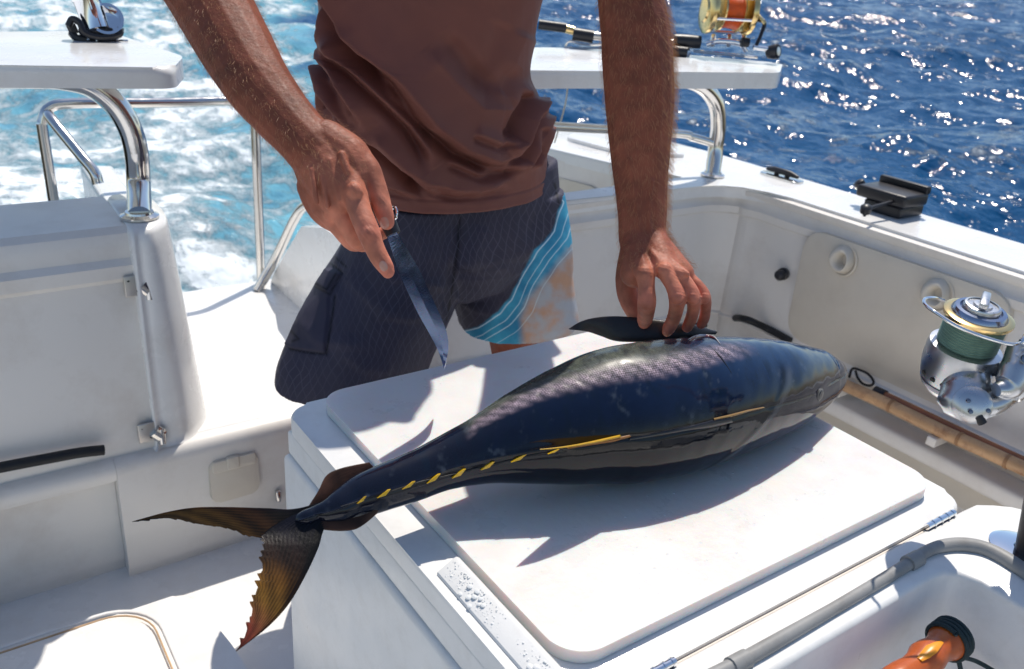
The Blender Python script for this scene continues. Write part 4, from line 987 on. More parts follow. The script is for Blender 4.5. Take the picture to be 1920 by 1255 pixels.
# wrinkles: across the knuckles and finger joints, skin folds of the wrist
d = .0004 * vnoise(V, 22, 3) * vis
for (jx, jy), ang_, r_ in (((690, 438), .9, 17), ((712, 484), .9, 12), ((715, 380), .9, 13), ((1213, 566), .05, 15), ((1269, 556), .2, 15), ((1299, 557), .15, 13), ((1318, 556), .1, 11), ((1250, 596), .2, 8), ((662, 356), .9, 14), ((1209, 514), .1, 15), ((1246, 508), .3, 14), ((1274, 514), .4, 12)):
    dx, dy = qx - jx, qy - jy; al = dx * math.cos(ang_ + 1.57) * -1 * -1 + dy * math.sin(ang_ + 1.57); rr_ = np.hypot(dx, dy)
    d += .00042 * np.sin(al * 1.05 + .5 * np.sin(dx * .3)) * np.exp(-(rr_ / r_) ** 2) * vis
V = V + Nv * d[:, None]; setco(bme, V)
c = np.tile(np.array((.245, .070, .038)), (len(V), 1))
n1 = vnoise(V, 9, 3)[:, None]; n2 = vnoise(V, 45, 2)[:, None]
def hb(cx, cy, r_): return 1 - sstep(r_ * .45, r_, np.hypot(qx - cx, qy - cy))
hand = np.clip(hb(700, 470, 150) * .9 + hb(1245, 580, 130) + .5 * hb(655, 350, 120), 0, 1)[:, None] * vis[:, None]
c = c * (1 - hand) + np.array((.52, .185, .115)) * hand
tips = np.clip(sum(hb(*q, 30) for q in ((727, 508), (722, 412), (1209, 600), (1254, 616), (1287, 610), (1313, 605), (690, 436), (1213, 564), (1268, 556), (1298, 556), (1318, 556))), 0, 1)[:, None] * vis[:, None]
c = c * (1 - .35 * tips) + np.array((.55, .16, .11)) * .35 * tips
c = c * (1 + .26 * n1 + .16 * n2)
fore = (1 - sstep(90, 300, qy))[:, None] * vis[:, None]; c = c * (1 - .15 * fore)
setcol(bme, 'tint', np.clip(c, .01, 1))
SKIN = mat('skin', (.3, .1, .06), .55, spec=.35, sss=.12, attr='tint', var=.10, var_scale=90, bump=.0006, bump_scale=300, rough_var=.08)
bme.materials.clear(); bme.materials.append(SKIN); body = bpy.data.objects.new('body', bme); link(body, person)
# fingernails
NAIL = mat('fingernail', (.52, .27, .21), .22, coat=.4)
bm = bmesh.new(); bm.from_mesh(bme); bm.verts.ensure_lookup_table()
from mathutils.bvhtree import BVHTree
bvh = BVHTree.FromBMesh(bm); bm.free()
def skin_hit(x, y):
    d = nrm(ray(x, y)); h = bvh.ray_cast(Vector(CAM), Vector(d)); return (np.array(h[0]), np.array(h[1])) if h[0] is not None else (None, None)
for (x, y, w_, h_, dx, dy) in ((721, 418, 8, 11, .25, 1), (719, 499, 7, 10, .45, 1), (1250, 626, 7, 8, -.3, 1), (1285, 617, 8, 9, -.3, 1)):
    V = []; U = nrm((dx, dy)); Pp = np.array((-U[1], U[0])); nx_, ny_ = 7, 7; ok = True
    for i in range(nx_):
        for j in range(ny_):
            a, b2 = (i / (nx_ - 1) * 2 - 1), (j / (ny_ - 1) * 2 - 1)
            sx, sy = a * math.sqrt(1 - b2 * b2 / 2.2), b2 * math.sqrt(1 - a * a / 2.2)
            q = np.array((x, y)) + Pp * sx * w_ + U * sy * h_; hit, hn = skin_hit(*q)
            if hit is None: ok = False; break
            V.append(hit + hn * .0006)
        if not ok: break
    if ok: mk('fingernail', V, [(i * ny_ + j, (i + 1) * ny_ + j, (i + 1) * ny_ + j + 1, i * ny_ + j + 1) for i in range(nx_ - 1) for j in range(ny_ - 1)], NAIL, person)
# arm hair: thin strands on both forearms and the back of the hands
HAIR = mat('arm_hair', (.62, .33, .15), .45)
HV = []; HF = []
V = getco(bme); Nv = getno(bme); qx, qy = projv(V)
armL = (qx > 1100) & (qx < 1300) & (qy > -60) & (qy < 500) & (V[:, 1] < 1.2) ; armR = (qx > 300) & (qx < 680) & (qy > -60) & (qy < 340) & (V[:, 1] < 1.25)
rimL = armL & ((Nv @ R)[:, 0] > .75)
for msk, num, dirp in ((armL, 4200, (.05, 1)), (rimL, 2200, (.5, .8)), (armR, 3600, (.6, .8))):
    ids = np.nonzero(msk)[0]
    if len(ids) == 0: continue
    for i in rng.choice(ids, num):
        p, nn_ = V[i], Nv[i]; a0_, b0_ = qx[i], qy[i]
        dv = R @ np.array([dirp[0], -dirp[1], 0]); dv = nrm(dv + rng.normal(size=3) * .35); dv = nrm(dv - nn_ * (dv @ nn_) * .9 + nn_ * rng.uniform(.35, .95))
        L = rng.uniform(.006, .013) * (1.5 if (a0_ > 1195 and (nn_ @ R)[0] > .55) else 1); wv = nrm(np.cross(dv, CAM - p)) * .00008; k = len(HV)
        mid = p + dv * L * .55 + nn_ * L * .06; tip = p + nrm(dv - nn_ * .35) * L
        HV += [p - wv, p + wv, mid + wv * .8, mid - wv * .8, tip]; HF += [(k, k + 1, k + 2, k + 3), (k + 3, k + 2, k + 4)]
hr = mk('arm_hair', HV, HF, HAIR, person, smooth=False); hr['kind'] = 'stuff'
head_hair = MB(); head_hair.add(sphere_mesh((.857, 1.335, 1.755), .100, 14, (1.0, 1.06, .92))); head_hair.build('hair', mat('hair_brown', (.06, .035, .02), .6, bump=.004, bump_scale=90), person)

# ------------------------------------------------------------------ shirt: rings whose silhouettes follow the photograph
zs = np.linspace(.992, 1.335, 36)
Lx = np.array([(720, 400), (640, 330), (600, 250), (586, 190), (592, 140), (604, 110), (600, 60), (595, 0), (590, -60)], float)
Rx = np.array([(1030, 330), (1031, 300), (1024, 240), (1012, 190), (1001, 150), (996, 115), (1010, 60), (1024, 0), (1040, -60)], float)
def lx(y): return np.interp(y, Lx[::-1, 1], Lx[::-1, 0])
def rx(y): return np.interp(y, Rx[::-1, 1], Rx[::-1, 0])
rings = []
TH = np.linspace(0, 2 * np.pi, 260, endpoint=False)
cx, ax_ = .86, .19
for z in zs:
    u = (z - .99) / .345; cy = 1.345 - .03 * u; by = .138 + .012 * u
    sup = lambda t: np.sign(np.cos(t)) * np.abs(np.cos(t)) ** .9
    for _ in range(12):
        P = np.c_[cx + ax_ * sup(TH), cy + by * np.sign(np.sin(TH)) * np.abs(np.sin(TH)) ** .9, np.full(len(TH), z)]
        a, b2 = projv(P); i0, i1 = np.argmin(a), np.argmax(a)
        tl_, tr2 = lx(b2[i0]), rx(b2[i1])
        if b2[i0] > 300: tl_ = lx(300) + 10
        k_ = (a[i1] - a[i0]) / (2 * ax_); ax_ += ((tr2 - tl_) - (a[i1] - a[i0])) / k_ * .35; cx += ((tr2 + tl_) - (a[i1] + a[i0])) / 2 / k_ * .6
        ax_ = float(np.clip(ax_, .16, .26))
    rings.append((z, cx, cy, ax_, by))
# smooth ring parameters and go on to the shoulders
rp = np.array(rings); 
for _ in range(3): rp[1:-1, 1:] = .25 * rp[:-2, 1:] + .5 * rp[1:-1, 1:] + .25 * rp[2:, 1:]
zl, cl_, yl, al_, bl = rp[-1]
more = [(1.38, .866, 1.345, .225, .145), (1.43, .866, 1.35, .23, .13), (1.47, .866, 1.355, .19, .105), (1.495, .866, 1.36, .12, .085), (1.51, .866, 1.36, .075, .075)]
rp = np.vstack([rp, more])
zz = np.concatenate([np.linspace(.992, 1.335, 190), np.linspace(1.337, 1.51, 40)]); rr2 = np.array([np.interp(zz, rp[:, 0], rp[:, k]) for k in range(5)]).T
NT = 420; TH = np.linspace(0, 2 * np.pi, NT, endpoint=False); V = []
for (z, cx, cy, a_, b2) in rr2:
    V.append(np.c_[cx + a_ * np.sign(np.cos(TH)) * np.abs(np.cos(TH)) ** .92, cy + b2 * np.sign(np.sin(TH)) * np.abs(np.sin(TH)) ** .92, np.full(NT, z)])
V = np.array(V)
# hem is not level: it dips at the front and rises at the hips
fr = np.clip(-np.sin(TH), 0, 1); hem = -.012 * fr + .008 * np.abs(np.cos(TH)) ** 3
wgt = (1 - sstep(.99, 1.15, zz))[:, None]; V[:, :, 2] += hem[None, :] * wgt
Vs = V.reshape(-1, 3); nr_ = len(zz)
def gridN(G):
    du = np.gradient(G, axis=0); dv = np.roll(G, -1, 1) - np.roll(G, 1, 1); n_ = np.cross(dv, du); return n_ / (np.linalg.norm(n_, axis=2)[:, :, None] + 1e-12)
Ng = gridN(V).reshape(-1, 3); qx, qy = projv(Vs); frontm = (Vs[:, 1] < np.repeat(rr2[:, 2], NT) + .03)
FOLDS = [  # crest line in the picture, height (m), width upper side (px), width lower side (px)
    ([(560, -60), (600, 0), (612, 60), (622, 110), (650, 165), (676, 205), (692, 238)], .011, 24, 10),
    ([(600, -80), (632, 0), (660, 50), (690, 90), (747, 144), (814, 228), (870, 275), (925, 297), (985, 292)], .017, 60, 15),
    ([(588, 60), (602, 140), (612, 175), (654, 227), (714, 277), (764, 313), (800, 350), (825, 380)], .013, 36, 12),
    ([(624, 60), (640, 100), (687, 150), (731, 192), (775, 235), (800, 272), (812, 310)], .011, 24, 11),
    ([(700, 245), (760, 300), (800, 330), (850, 352), (900, 358), (960, 340)], .009, 28, 12),
    ([(1012, 185), (990, 225), (975, 265), (945, 278)], .013, 26, 14),
    ([(1022, 215), (1008, 265), (992, 305), (960, 325)], .010, 16, 10),
    ([(1005, 155), (960, 205), (900, 200), (850, 150), (800, 90)], .007, 46, 26),
    ([(990, 60), (960, 130), (930, 190)], .004, 40, 26),
    ([(660, 330), (720, 345), (790, 372)], .006, 14, 8),
    ([(650, 40), (690, 110), (740, 180), (790, 230), (840, 268)], .005, 12, 7), ([(596, 175), (620, 225), (660, 275), (700, 315)], .006, 12, 7), ([(606, 80), (625, 150), (655, 205), (672, 232)], .006, 10, 6),
    ([(840, 300), (900, 325), (950, 320), (985, 300)], .005, 12, 7), ([(1020, 240), (1012, 290), (1000, 318)], .006, 8, 5), ([(880, 240), (930, 262), (968, 255)], .004, 12, 8), ([(760, 330), (820, 362), (880, 372)], .005, 10, 6)]
disp = np.zeros(len(Vs))
for poly, h_, wu, wl_ in FOLDS:
    ds, side, par = seg_dist(qx, qy, poly); wd = np.where(side < 0, wu, wl_); taper = sstep(0, .10, par) * (1 - sstep(.86, 1, par)) * .9 + .1 * (par > 0) * (par < 1)
    g = .55 * np.exp(-(ds / wd) ** 2 * .8) + .5 * np.exp(-1.9 * ds / wd); h_ *= 1.9; wu *= .8; wl_ *= .85; disp += h_ * g * taper; disp -= .95 * h_ * np.exp(-((ds - wl_ * 1.9) / (wl_ * .9)) ** 2) * (side > 0) * taper
disp = disp * frontm * np.repeat(.15 + .85 * sstep(.012, .05, zz - .992), NT)
nz1 = vnoise(Vs * np.array((1, 1, .6)), 3.2, 2); disp += .003 * nz1 + .0008 * vnoise(Vs, 24, 2) + .0016 * vnoise(Vs, 8, 2)
disp += -.004 * frontm
hemd = Vs[:, 2] - (.992 + np.tile(hem, nr_)); hemz = np.repeat(np.arange(nr_), NT)
zrel = np.repeat(zz - .992, NT); disp += .0012 * np.exp(-((zrel - .003) / .004) ** 2) + .0010 * (zrel < .020) - .0012 * np.exp(-((zrel - .0225) / .0022) ** 2)
Vs = Vs + Ng * disp[:, None]
Fc = [(i * NT + k, i * NT + (k + 1) % NT, (i + 1) * NT + (k + 1) % NT, (i + 1) * NT + k) for i in range(nr_ - 1) for k in range(NT)]
SHIRT = mat('brown_jersey', (.195, .070, .055), .60, spec=.35, var=.07, var_scale=5, bump=.0004, bump_scale=700)
b = SHIRT.node_tree.nodes['Principled BSDF']; b.inputs['Sheen Weight'].default_value = .04; b.inputs['Sheen Tint'].default_value = (.8, .6, .5, 1)
sh = mk('shirt', Vs, Fc, SHIRT, person)
so_ = sh.modifiers.new('thickness', 'SOLIDIFY'); so_.thickness = .0018; so_.offset = -1
for s_, S0, E0 in ((-1, (.67, 1.36, 1.43), (.50, 1.335, 1.415)), (1, (1.06, 1.345, 1.43), (1.03, 1.22, 1.46))):
    tube('sleeve', [S0, tuple((np.array(S0) + E0) / 2 + (0, 0, .01)), E0], [.085, .08, .075], SHIRT, person, n=28)

# ------------------------------------------------------------------ board shorts
sb = MB()
def ell(c, a, b2, h): 
    Vv, Ff = sphere_mesh(c, 1.0, 16, (a, b2, h)); return Vv, Ff
sb.add(capsule_mesh([W4(.865, 1.372, 1.02, .150), W4(.865, 1.372, .90, .150)], 40, 1, 1))
def legmesh(pts, n=60):
    """open-bottomed trouser leg: rings (cx, cy, z, ax, ay)"""
    Q = catmull(pts, 6); Vv = []; Ff = []
    for (cx, cy, z, a, b2) in Q:
        for k in range(n): t = 2 * math.pi * k / n; Vv.append((cx + a * math.cos(t), cy + b2 * math.sin(t), z))
    m_ = len(Q)
    for i in range(m_ - 1):
        for k in range(n): Ff.append((i * n + k, i * n + (k + 1) % n, (i + 1) * n + (k + 1) % n, (i + 1) * n + k))
    Ff.append(tuple(range(n))[::-1]); Ff.append(tuple(range((m_ - 1) * n, m_ * n))); return Vv, Ff
sb.add(legmesh([(.865, 1.372, 1.03, .185, .135), (.86, 1.37, .96, .20, .14), (.86, 1.37, .88, .215, .145), (.86, 1.38, .84, .20, .12)]))
sb.add(legmesh([(.765, 1.37, .97, .11, .12), (.745, 1.375, .86, .130, .13), (.692, 1.385, .75, .150, .132), (.652, 1.395, .66, .152, .132), (.638, 1.398, .618, .148, .130)]))
sb.add(legmesh([(.955, 1.37, .97, .11, .12), (.975, 1.375, .86, .135, .13), (1.002, 1.39, .75, .138, .13), (1.025, 1.402, .69, .137, .128), (1.042, 1.413, .650, .137, .125)]))
sme = remesh('shorts', sb, .0028, 5)
V = getco(sme); Nv = getno(sme); qx, qy = projv(V)
front = V[:, 1] < 1.42
SF = [([(862, 400), (858, 470), (848, 540), (838, 600)], -.007, 8, 8), ([(720, 520), (790, 530), (850, 545)], .004, 14, 8), ([(700, 590), (770, 600), (820, 590)], .004, 16, 8),
      ([(850, 500), (900, 510), (960, 500)], .003, 16, 10), ([(850, 555), (890, 580), (940, 592)], .004, 12, 8), ([(620, 470), (650, 520), (700, 570), (760, 590)], .003, 20, 10),
      ([(780, 420), (800, 480), (795, 540), (770, 590)], .004, 16, 16), ([(900, 420), (895, 470), (880, 520)], .003, 16, 12), ([(560, 600), (600, 640), (690, 650)], .003, 18, 10), ([(640, 660), (680, 690), (740, 700)], .003, 16, 10)]
d = .0055 * vnoise(V * np.array((1.4, 1.4, .8)), 3.0, 3) + .0008 * vnoise(V, 18, 2)
for poly, h_, wu, wl_ in SF:
    ds, side, par = seg_dist(qx, qy, poly); wd = np.where(side < 0, wu, wl_); d += h_ * np.exp(-(ds / wd) ** 2) * (sstep(0, .15, par) * (1 - sstep(.85, 1, par)) + .1) * front
# cargo pocket, its flap and seams on his right thigh: raised cloth
pocket = [(548, 508), (562, 480), (640, 515), (620, 560), (612, 664), (545, 655), (520, 640), (524, 585)]
flap = [(556, 470), (642, 512), (618, 552), (566, 524), (553, 500)]
dp, _, _ = seg_dist(qx, qy, pocket + pocket[:1]); df, _, _ = seg_dist(qx, qy, flap + flap[:1]); ip = inpoly(qx, qy, pocket); iff = inpoly(qx, qy, flap)
d += front * (.0045 * np.where(ip, sstep(0, 5, dp), 0) + .0042 * np.where(iff, sstep(0, 4, df), 0))
seam = [([(585, 440), (620, 490), (650, 520)], .0018), ([(628, 556), (620, 600), (612, 664)], .0022), ([(545, 655), (612, 664)], .0015)]
for poly, h_ in seam: ds, _, par = seg_dist(qx, qy, poly); d -= h_ * np.exp(-(ds / 2.6) ** 2) * front
d = np.where(d < 0, d, d); V = V + Nv * d[:, None]; setco(sme, V)
# drop the closing faces under the two hems, the cloth gets its thickness below
bm = bmesh.new(); bm.from_mesh(sme); bm.normal_update()
bmesh.ops.delete(bm, geom=[f for f in bm.faces if f.normal.z < -.55 and f.calc_center_median().z < .67], context='FACES'); bm.to_mesh(sme); bm.free()
V = getco(sme); qx, qy = projv(V); front = V[:, 1] < 1.44
base = np.tile(np.array((.040, .037, .062)), (len(V), 1)) * (1 + .12 * vnoise(V, 5, 2))[:, None]
SEAMS = [[(556, 470), (553, 500), (566, 524), (618, 552), (642, 512), (590, 470), (575, 440)], [(574, 520), (612, 543), (630, 512)], [(628, 556), (622, 600), (612, 664)], [(545, 655), (580, 662), (612, 664)], [(545, 620), (560, 636), (548, 640)],
   [(862, 400), (858, 470), (848, 540), (838, 600)], [(575, 425), (610, 465), (648, 500)], [(1040, 345), (1056, 420), (1060, 520), (1066, 598)]]
dark = np.zeros(len(V))
for pl_ in SEAMS: ds, _, _ = seg_dist(qx, qy, pl_); dark = np.maximum(dark, np.exp(-(ds / 2.2) ** 2) * (V[:, 1] < 1.44))
base = base * (1 - .78 * dark)[:, None]
curve = [(1052, 380), (1035, 430), (1000, 470), (972, 520), (955, 560), (935, 585), (895, 610), (862, 622), (850, 640)]
ds, side, par = seg_dist(qx, qy, curve)
inside = np.where(side < 0, 1, -1) * ds                     # px inside the blue area (below/right of the curve)
inside = np.where(front & (qx > 840) & (qx < 1100), inside, -60)
inside = np.clip(inside, -60, 60)
edge2, side2, _ = seg_dist(qx, qy, [(1062, 470), (1020, 520), (985, 560), (970, 600), (975, 645)])
bei = np.clip(np.where(side2 < 0, 1, -1) * edge2, -40, 60)
pk = (ip_ := inpoly(qx, qy, pocket)) & front; fk = inpoly(qx, qy, flap) & front
uv = np.c_[qx / 1000, qy / 1000]
uv[~front] = np.c_[V[~front, 0] * 1.1, -V[~front, 2] * 1.1]
SH = mat('board_short_cloth', (.03, .03, .05), .62, spec=.3, attr='tint', var=.08, var_scale=6, bump=.0003, bump_scale=600)
setcol(sme, 'tint', base); setcol(sme, 'print', np.c_[(inside + 60) / 120, (bei + 40) / 100, np.where(pk | fk, 0, 1) * 1.0])
ul = sme.uv_layers.new(name='UVMap'); idx = np.zeros(len(sme.loops), int); sme.loops.foreach_get('vertex_index', idx); ul.data.foreach_set('uv', uv[idx].ravel())
n = SH.node_tree.nodes; l = SH.node_tree.links; b = n['Principled BSDF']; old = b.inputs['Base Color'].links[0].from_socket
def N(t, **k):
    x = n.new(t)
    for a, v in k.items(): x.inputs[a.replace('_', ' ')].default_value = v
    return x
def lk(v, s_):
    if isinstance(v, (int, float)): s_.default_value = v
    else: l.new(v, s_)
def mth(op, a, b_=None):
    t = n.new('ShaderNodeMath'); t.operation = op; lk(a, t.inputs[0])
    if b_ is not None: lk(b_, t.inputs[1])
    return t.outputs[0]
def mr(x, a, b_, c=0., d_=1.):
    t = N('ShaderNodeMapRange'); t.interpolation_type = 'SMOOTHSTEP'
    for i, v in zip(('From Min', 'From Max', 'To Min', 'To Max'), (a, b_, c, d_)): t.inputs[i].default_value = v
    l.new(x, t.inputs['Value']); return t.outputs[0]
def mixc_(f, A_, B_):
    t = n.new('ShaderNodeMix'); t.data_type = 'RGBA'; lk(f, t.inputs[0])
    for v, s_ in ((A_, t.inputs[6]), (B_, t.inputs[7])):
        if isinstance(v, tuple): s_.default_value = (*v, 1)
        else: l.new(v, s_)
    return t.outputs[2]
tc = N('ShaderNodeTexCoord'); at = n.new('ShaderNodeAttribute'); at.attribute_name = 'print'; sp = N('ShaderNodeSeparateColor'); l.new(at.outputs['Color'], sp.inputs[0])
sx = N('ShaderNodeSeparateXYZ'); l.new(tc.outputs['UV'], sx.inputs[0]); U_, V_ = sx.outputs[0], sx.outputs[1]
nn_ = N('ShaderNodeTexNoise', Scale=7.0, Detail=2.0); l.new(tc.outputs['UV'], nn_.inputs['Vector']); wob = mth('MULTIPLY', mth('SUBTRACT', nn_.outputs['Fac'], .5), .085)
def net(a, b_, per, wd):
    q = mth('ADD', mth('ADD', mth('MULTIPLY', U_, a), mth('MULTIPLY', V_, b_)), wob); q = mth('PINGPONG', q, per); return mr(q, 0, wd, 1, 0)
g1 = net(1.0, .50, .0070, .0014); g2 = net(1.0, -.42, .0074, .0012)
grid = mth('MULTIPLY', mth('MAXIMUM', g1, mth('MULTIPLY', g2, .8)), sp.outputs[2])
nb = N('ShaderNodeTexNoise', Scale=4.0, Detail=2.0); l.new(tc.outputs['UV'], nb.inputs['Vector']); grid = mth('MULTIPLY', grid, mr(nb.outputs['Fac'], .35, .6, .25, .75))
cdark = mixc_(grid, old, (.098, .095, .14))
ins = mth('SUBTRACT', mth('MULTIPLY', sp.outputs[0], 120), 60)
wn = N('ShaderNodeTexNoise', Scale=22.0, Detail=5.0); l.new(tc.outputs['UV'], wn.inputs['Vector']); wj = mth('MULTIPLY', mth('SUBTRACT', wn.outputs['Fac'], .5), 14)
blue = mixc_(mr(wn.outputs['Fac'], .3, .7), (.015, .19, .36), (.05, .36, .55))
bm_ = mr(mth('ADD', ins, wj), -2, 5)
be = mth('SUBTRACT', mth('MULTIPLY', sp.outputs[1], 100), 40)
beige = mixc_(mr(wn.outputs['Fac'], .35, .65), (.46, .27, .18), (.36, .38, .42))
bl2 = mixc_(mr(mth('ADD', be, mth('MULTIPLY', wj, 2)), -8, 14), blue, beige)
ll = None
for off, wd_, am in ((4, 1.3, .8), (19, 1.0, .65), (31, 1.2, .7), (50, .9, .5)):
    e = mr(mth('ABSOLUTE', mth('SUBTRACT', mth('ADD', ins, mth('ADD', mth('MULTIPLY', wob, 260), mth('MULTIPLY', wj, .35))), off)), 0, wd_ * 1.6, am, 0); ll = e if ll is None else mth('MAXIMUM', ll, e)
bl3 = mixc_(ll, bl2, (.62, .80, .88))
fin = mixc_(bm_, cdark, bl3); l.new(fin, b.inputs['Base Color'])
sme.materials.clear(); sme.materials.append(SH); so2 = bpy.data.objects.new('board_shorts', sme); link(so2, person)
sd = so2.modifiers.new('thickness', 'SOLIDIFY'); sd.thickness = .002; sd.offset = -1
ey = bvh.ray_cast(Vector(CAM), Vector(nrm(ray(548, 632))))
adopt(person)

# ================================================================== KNIFE
KN = mat('knife_blade', (.14, .19, .32), .22, 1.0, var=.15, var_scale=18, rough_var=.1, bump=.0003, bump_scale=70)
kn = thing('fillet_knife', 'long fillet knife with dark handle held in his right hand, point down to the board', 'knife', pd(735, 430, 1.06))
# outline of the blade: spine (right) and edge (left)
spn = [(742, 432), (760, 462), (783, 500), (802, 540), (820, 580), (836, 618), (841, 650), (836, 680), (833, 691)]
edg = [(722, 432), (738, 480), (752, 520), (768, 555), (785, 590), (803, 622), (818, 650), (827, 674), (832, 691)]
dk = np.linspace(1.045, 1.20, 9)
A_ = np.array(catmull([pd(*q, d) for q, d in zip(spn, dk)], 8)); B_ = np.array(catmull([pd(*q, d) for q, d in zip(edg, dk)], 8)); V = []; nu = len(A_); pr = [(0, 1), (.5, .85), (1, .06), (1, -.06), (.5, -.85), (0, -1)]
for i in range(nu):
    wv = B_[i] - A_[i]; tt = A_[min(i + 1, nu - 1)] - A_[max(i - 1, 0)]; nn_ = nrm(np.cross(wv if np.linalg.norm(wv) > 1e-4 else B_[i - 3] - A_[i - 3], tt))
    for a, h_ in pr: V.append(A_[i] + wv * a + nn_ * h_ * .0011)
Fc = [(i * 6 + j, i * 6 + (j + 1) % 6, (i + 1) * 6 + (j + 1) % 6, (i + 1) * 6 + j) for i in range(nu - 1) for j in range(6)] + [tuple(range(6)), tuple(range((nu - 1) * 6, nu * 6))[::-1]]
bl_ = mk('blade', V, Fc, KN, kn, smooth=False)
hd = MB(); hd.tube(catmull([pd(738, 440, 1.05), pd(722, 405, 1.055), pd(705, 370, 1.062), pd(688, 338, 1.075), pd(672, 310, 1.09)], 6), [.009, .011, .0125, .012, .012], 16); hd.build('knife_handle', BLACKP, kn)
c = pd(739, 400, 1.05); tube('lanyard_ring', [tuple(c + R @ np.array((.0035 * math.cos(a), .0075 * math.sin(a), .002 * math.cos(a)))) for a in np.linspace(0, 2 * math.pi, 16, endpoint=False)], .0016, CHROME, kn, n=8, cr=0, closed=True)
adopt(kn)
# ================================================================== GUNWALE ROD REST (black)
rq = pz(1672, 398, .807)
rr = thing('rod_rest', 'black plastic bracket with screw knobs clamped on the gunwale', 'bracket', rq)
rz = Matrix.Translation(Vector(rq)) @ Matrix.Rotation(math.radians(0), 4, 'Z')
rbox('bracket_base', rq + (-.052, -.055, .0), rq + (.058, .058, .030), .006, BLACKP, rr)
rbox('bracket_body', rq + (-.060, -.066, .031), rq + (.050, .085, .064), .008, BLACKP, rr)
b_ = MB()
for k in range(9):
    y = -.055 + k * .0165; c = rq + (.045, y, .064)
    b_.add(sphere_mesh(c + (0, 0, .006), .0075, 6, (.8, .75, 1.6)))
b_.build('ribbed_edge', BLACKP, rr)
rbox('bracket_wall', rq + (.036, -.064, .060), rq + (.056, .083, .082), .004, BLACKP, rr)
for (a, z, s_) in (((1612, 345), .915, 1), ((1624, 392), .83, .9)):
    c = py_(a[0], a[1], rq[1] + .10 if s_ == 1 else rq[1] - .03)
    lathe('clamp_knob', [(.004, -.022), (.006, -.012), (.014, -.010), (.015, .006), (.010, .010), (.003, .012)], c, (-.4, .5, .7) if s_ == 1 else (-.3, -.2, 1), BLACKP, rr, 14)
    tube('knob_stem', [tuple(c), tuple(rq + (-.04, .075 if s_ == 1 else -.03, .045))], .005, BLACKP, rr, cr=0, n=8)
adopt(rr)
# ================================================================== POLES in the side rack
gq = [px_(1560, 712, 1.93), px_(1650, 752, 1.93), px_(1760, 806, 1.93), px_(1850, 847, 1.93), px_(1960, 898, 1.93), px_(2060, 950, 1.93)]
bp_ = thing('bamboo_pole', 'pale bamboo gaff pole with brown stains lying in the side rack', 'pole', gq[0])
BAM = mat('bamboo', (.55, .33, .17), .4, coat=.3, var=.3, var_scale=16, dirt=(.14, .04, .015), dirt_scale=32, dirt_amt=.9)
tube('pole_shaft', [tuple(p) for p in gq], .0165, BAM, bp_, n=18)
for q in ((1672, 762), (1800, 824), (1890, 866)):
    c = px_(*q, 1.93); d = nrm(gq[3] - gq[2]); tube('bamboo_node', [tuple(c - d * .004), tuple(c + d * .004)], .0178, mat('bamboo_node', (.32, .17, .08), .5), bp_, cr=0, n=18)
adopt(bp_)
p2 = [px_(1640, 734, 1.965), px_(1700, 762, 1.965), px_(1810, 815, 1.965), px_(1960, 885, 1.965), px_(2060, 935, 1.965)]
wp = thing('wooden_pole', 'thin orange brown wooden stick lying behind the bamboo pole', 'pole', p2[0])
tube('stick_shaft', [tuple(p) for p in p2], .012, mat('varnished_wood', (.33, .10, .03), .3, coat=.4, var=.3, var_scale=20), wp, n=14)
c = p2[0]; d = nrm(p2[1] - p2[0]); tube('stick_collar', [tuple(c), tuple(c + d * .03)], .0155, BLACKP, wp, cr=0)
adopt(wp)
rb = MB()
for q in (gq[1], gq[3]): rb.add(([tuple(v) for v in []], []))
for q in (gq[0] + (0.02, -.02, 0), gq[2], gq[4]):
    rbox('pole_bracket', q + (-.022, -.012, -.040), q + (.075, .012, -.016), .003, GELIN, boat)
boat_kids = [o for o in boat.children if o.name.startswith('pole_bracket')]
for o in boat_kids: o.matrix_parent_inverse = Matrix.Translation(-boat.location)
lp = [px_(*q, 1.99) for q in ((1592, 708), (1598, 692), (1612, 694), (1628, 702), (1638, 716), (1632, 723), (1618, 720), (1608, 708), (1604, 695))]
tag(tube('cord_loop', [tuple(p) for p in lp], .0035, RUBBER, None, n=8), 'small dark cord loop on the side wall above the bamboo pole', 'cord')
# ================================================================== CHROME CUP on the left table
zt_ = 1.160
cq = pz(185, 76, zt_)
ch = thing('rod_holder', 'chrome cup rod holder with black clamp on the left white table', 'rod holder', cq)
UR = R @ np.array((1, 0, 0)); UU = R @ np.array((0, 1, 0)); UB = R @ np.array((0, 0, 1))
dep = np.linalg.norm(cq - CAM); s1 = dep / F
def L3(px_a, py_a, w_=0): return pd(px_a, py_a, dep - w_)
lathe('cup', [(.020, -.045), (.030, -.040), (.031, 0), (.034, .002), (.034, .008), (.028, .008), (.026, -.02), (.0, -.022)], L3(200, 38, .02), UB * .9 + UR * .35 + UU * .1, CHROME, ch, 32)
lathe('tube', [(.026, -.06), (.027, 0), (.030, .004), (.026, .008), (.022, .004), (.020, -.03), (.0, -.03)], L3(163, 2, .0), UU * .9 - UR * .25 + UB * .2, CHROME, ch, 32)
lathe('stem', [(.013, -.035), (.012, .03), (.02, .04)], L3(172, 48, 0), UU, STEEL, ch, 20)
b_ = MB()
b_.tube(catmull([L3(128, 50, .02), L3(136, 36, .02), L3(150, 44, .03), L3(160, 62, .035), L3(190, 70, .035), L3(222, 66, .03), L3(226, 54, .02)], 6), .007, 8)
b_.tube(catmull([L3(150, 60, .02), L3(180, 58, .03), L3(210, 60, .02)], 5), .008, 8); b_.tube(catmull([L3(134, 62, 0), L3(146, 72, .01), L3(180, 76, .01), L3(216, 74, 0)], 5), .008, 8)
b_.tube([L3(132, 46, 0), L3(140, 64, 0)], .010, 8)
b_.build('black_clamp', BLACKP, ch)
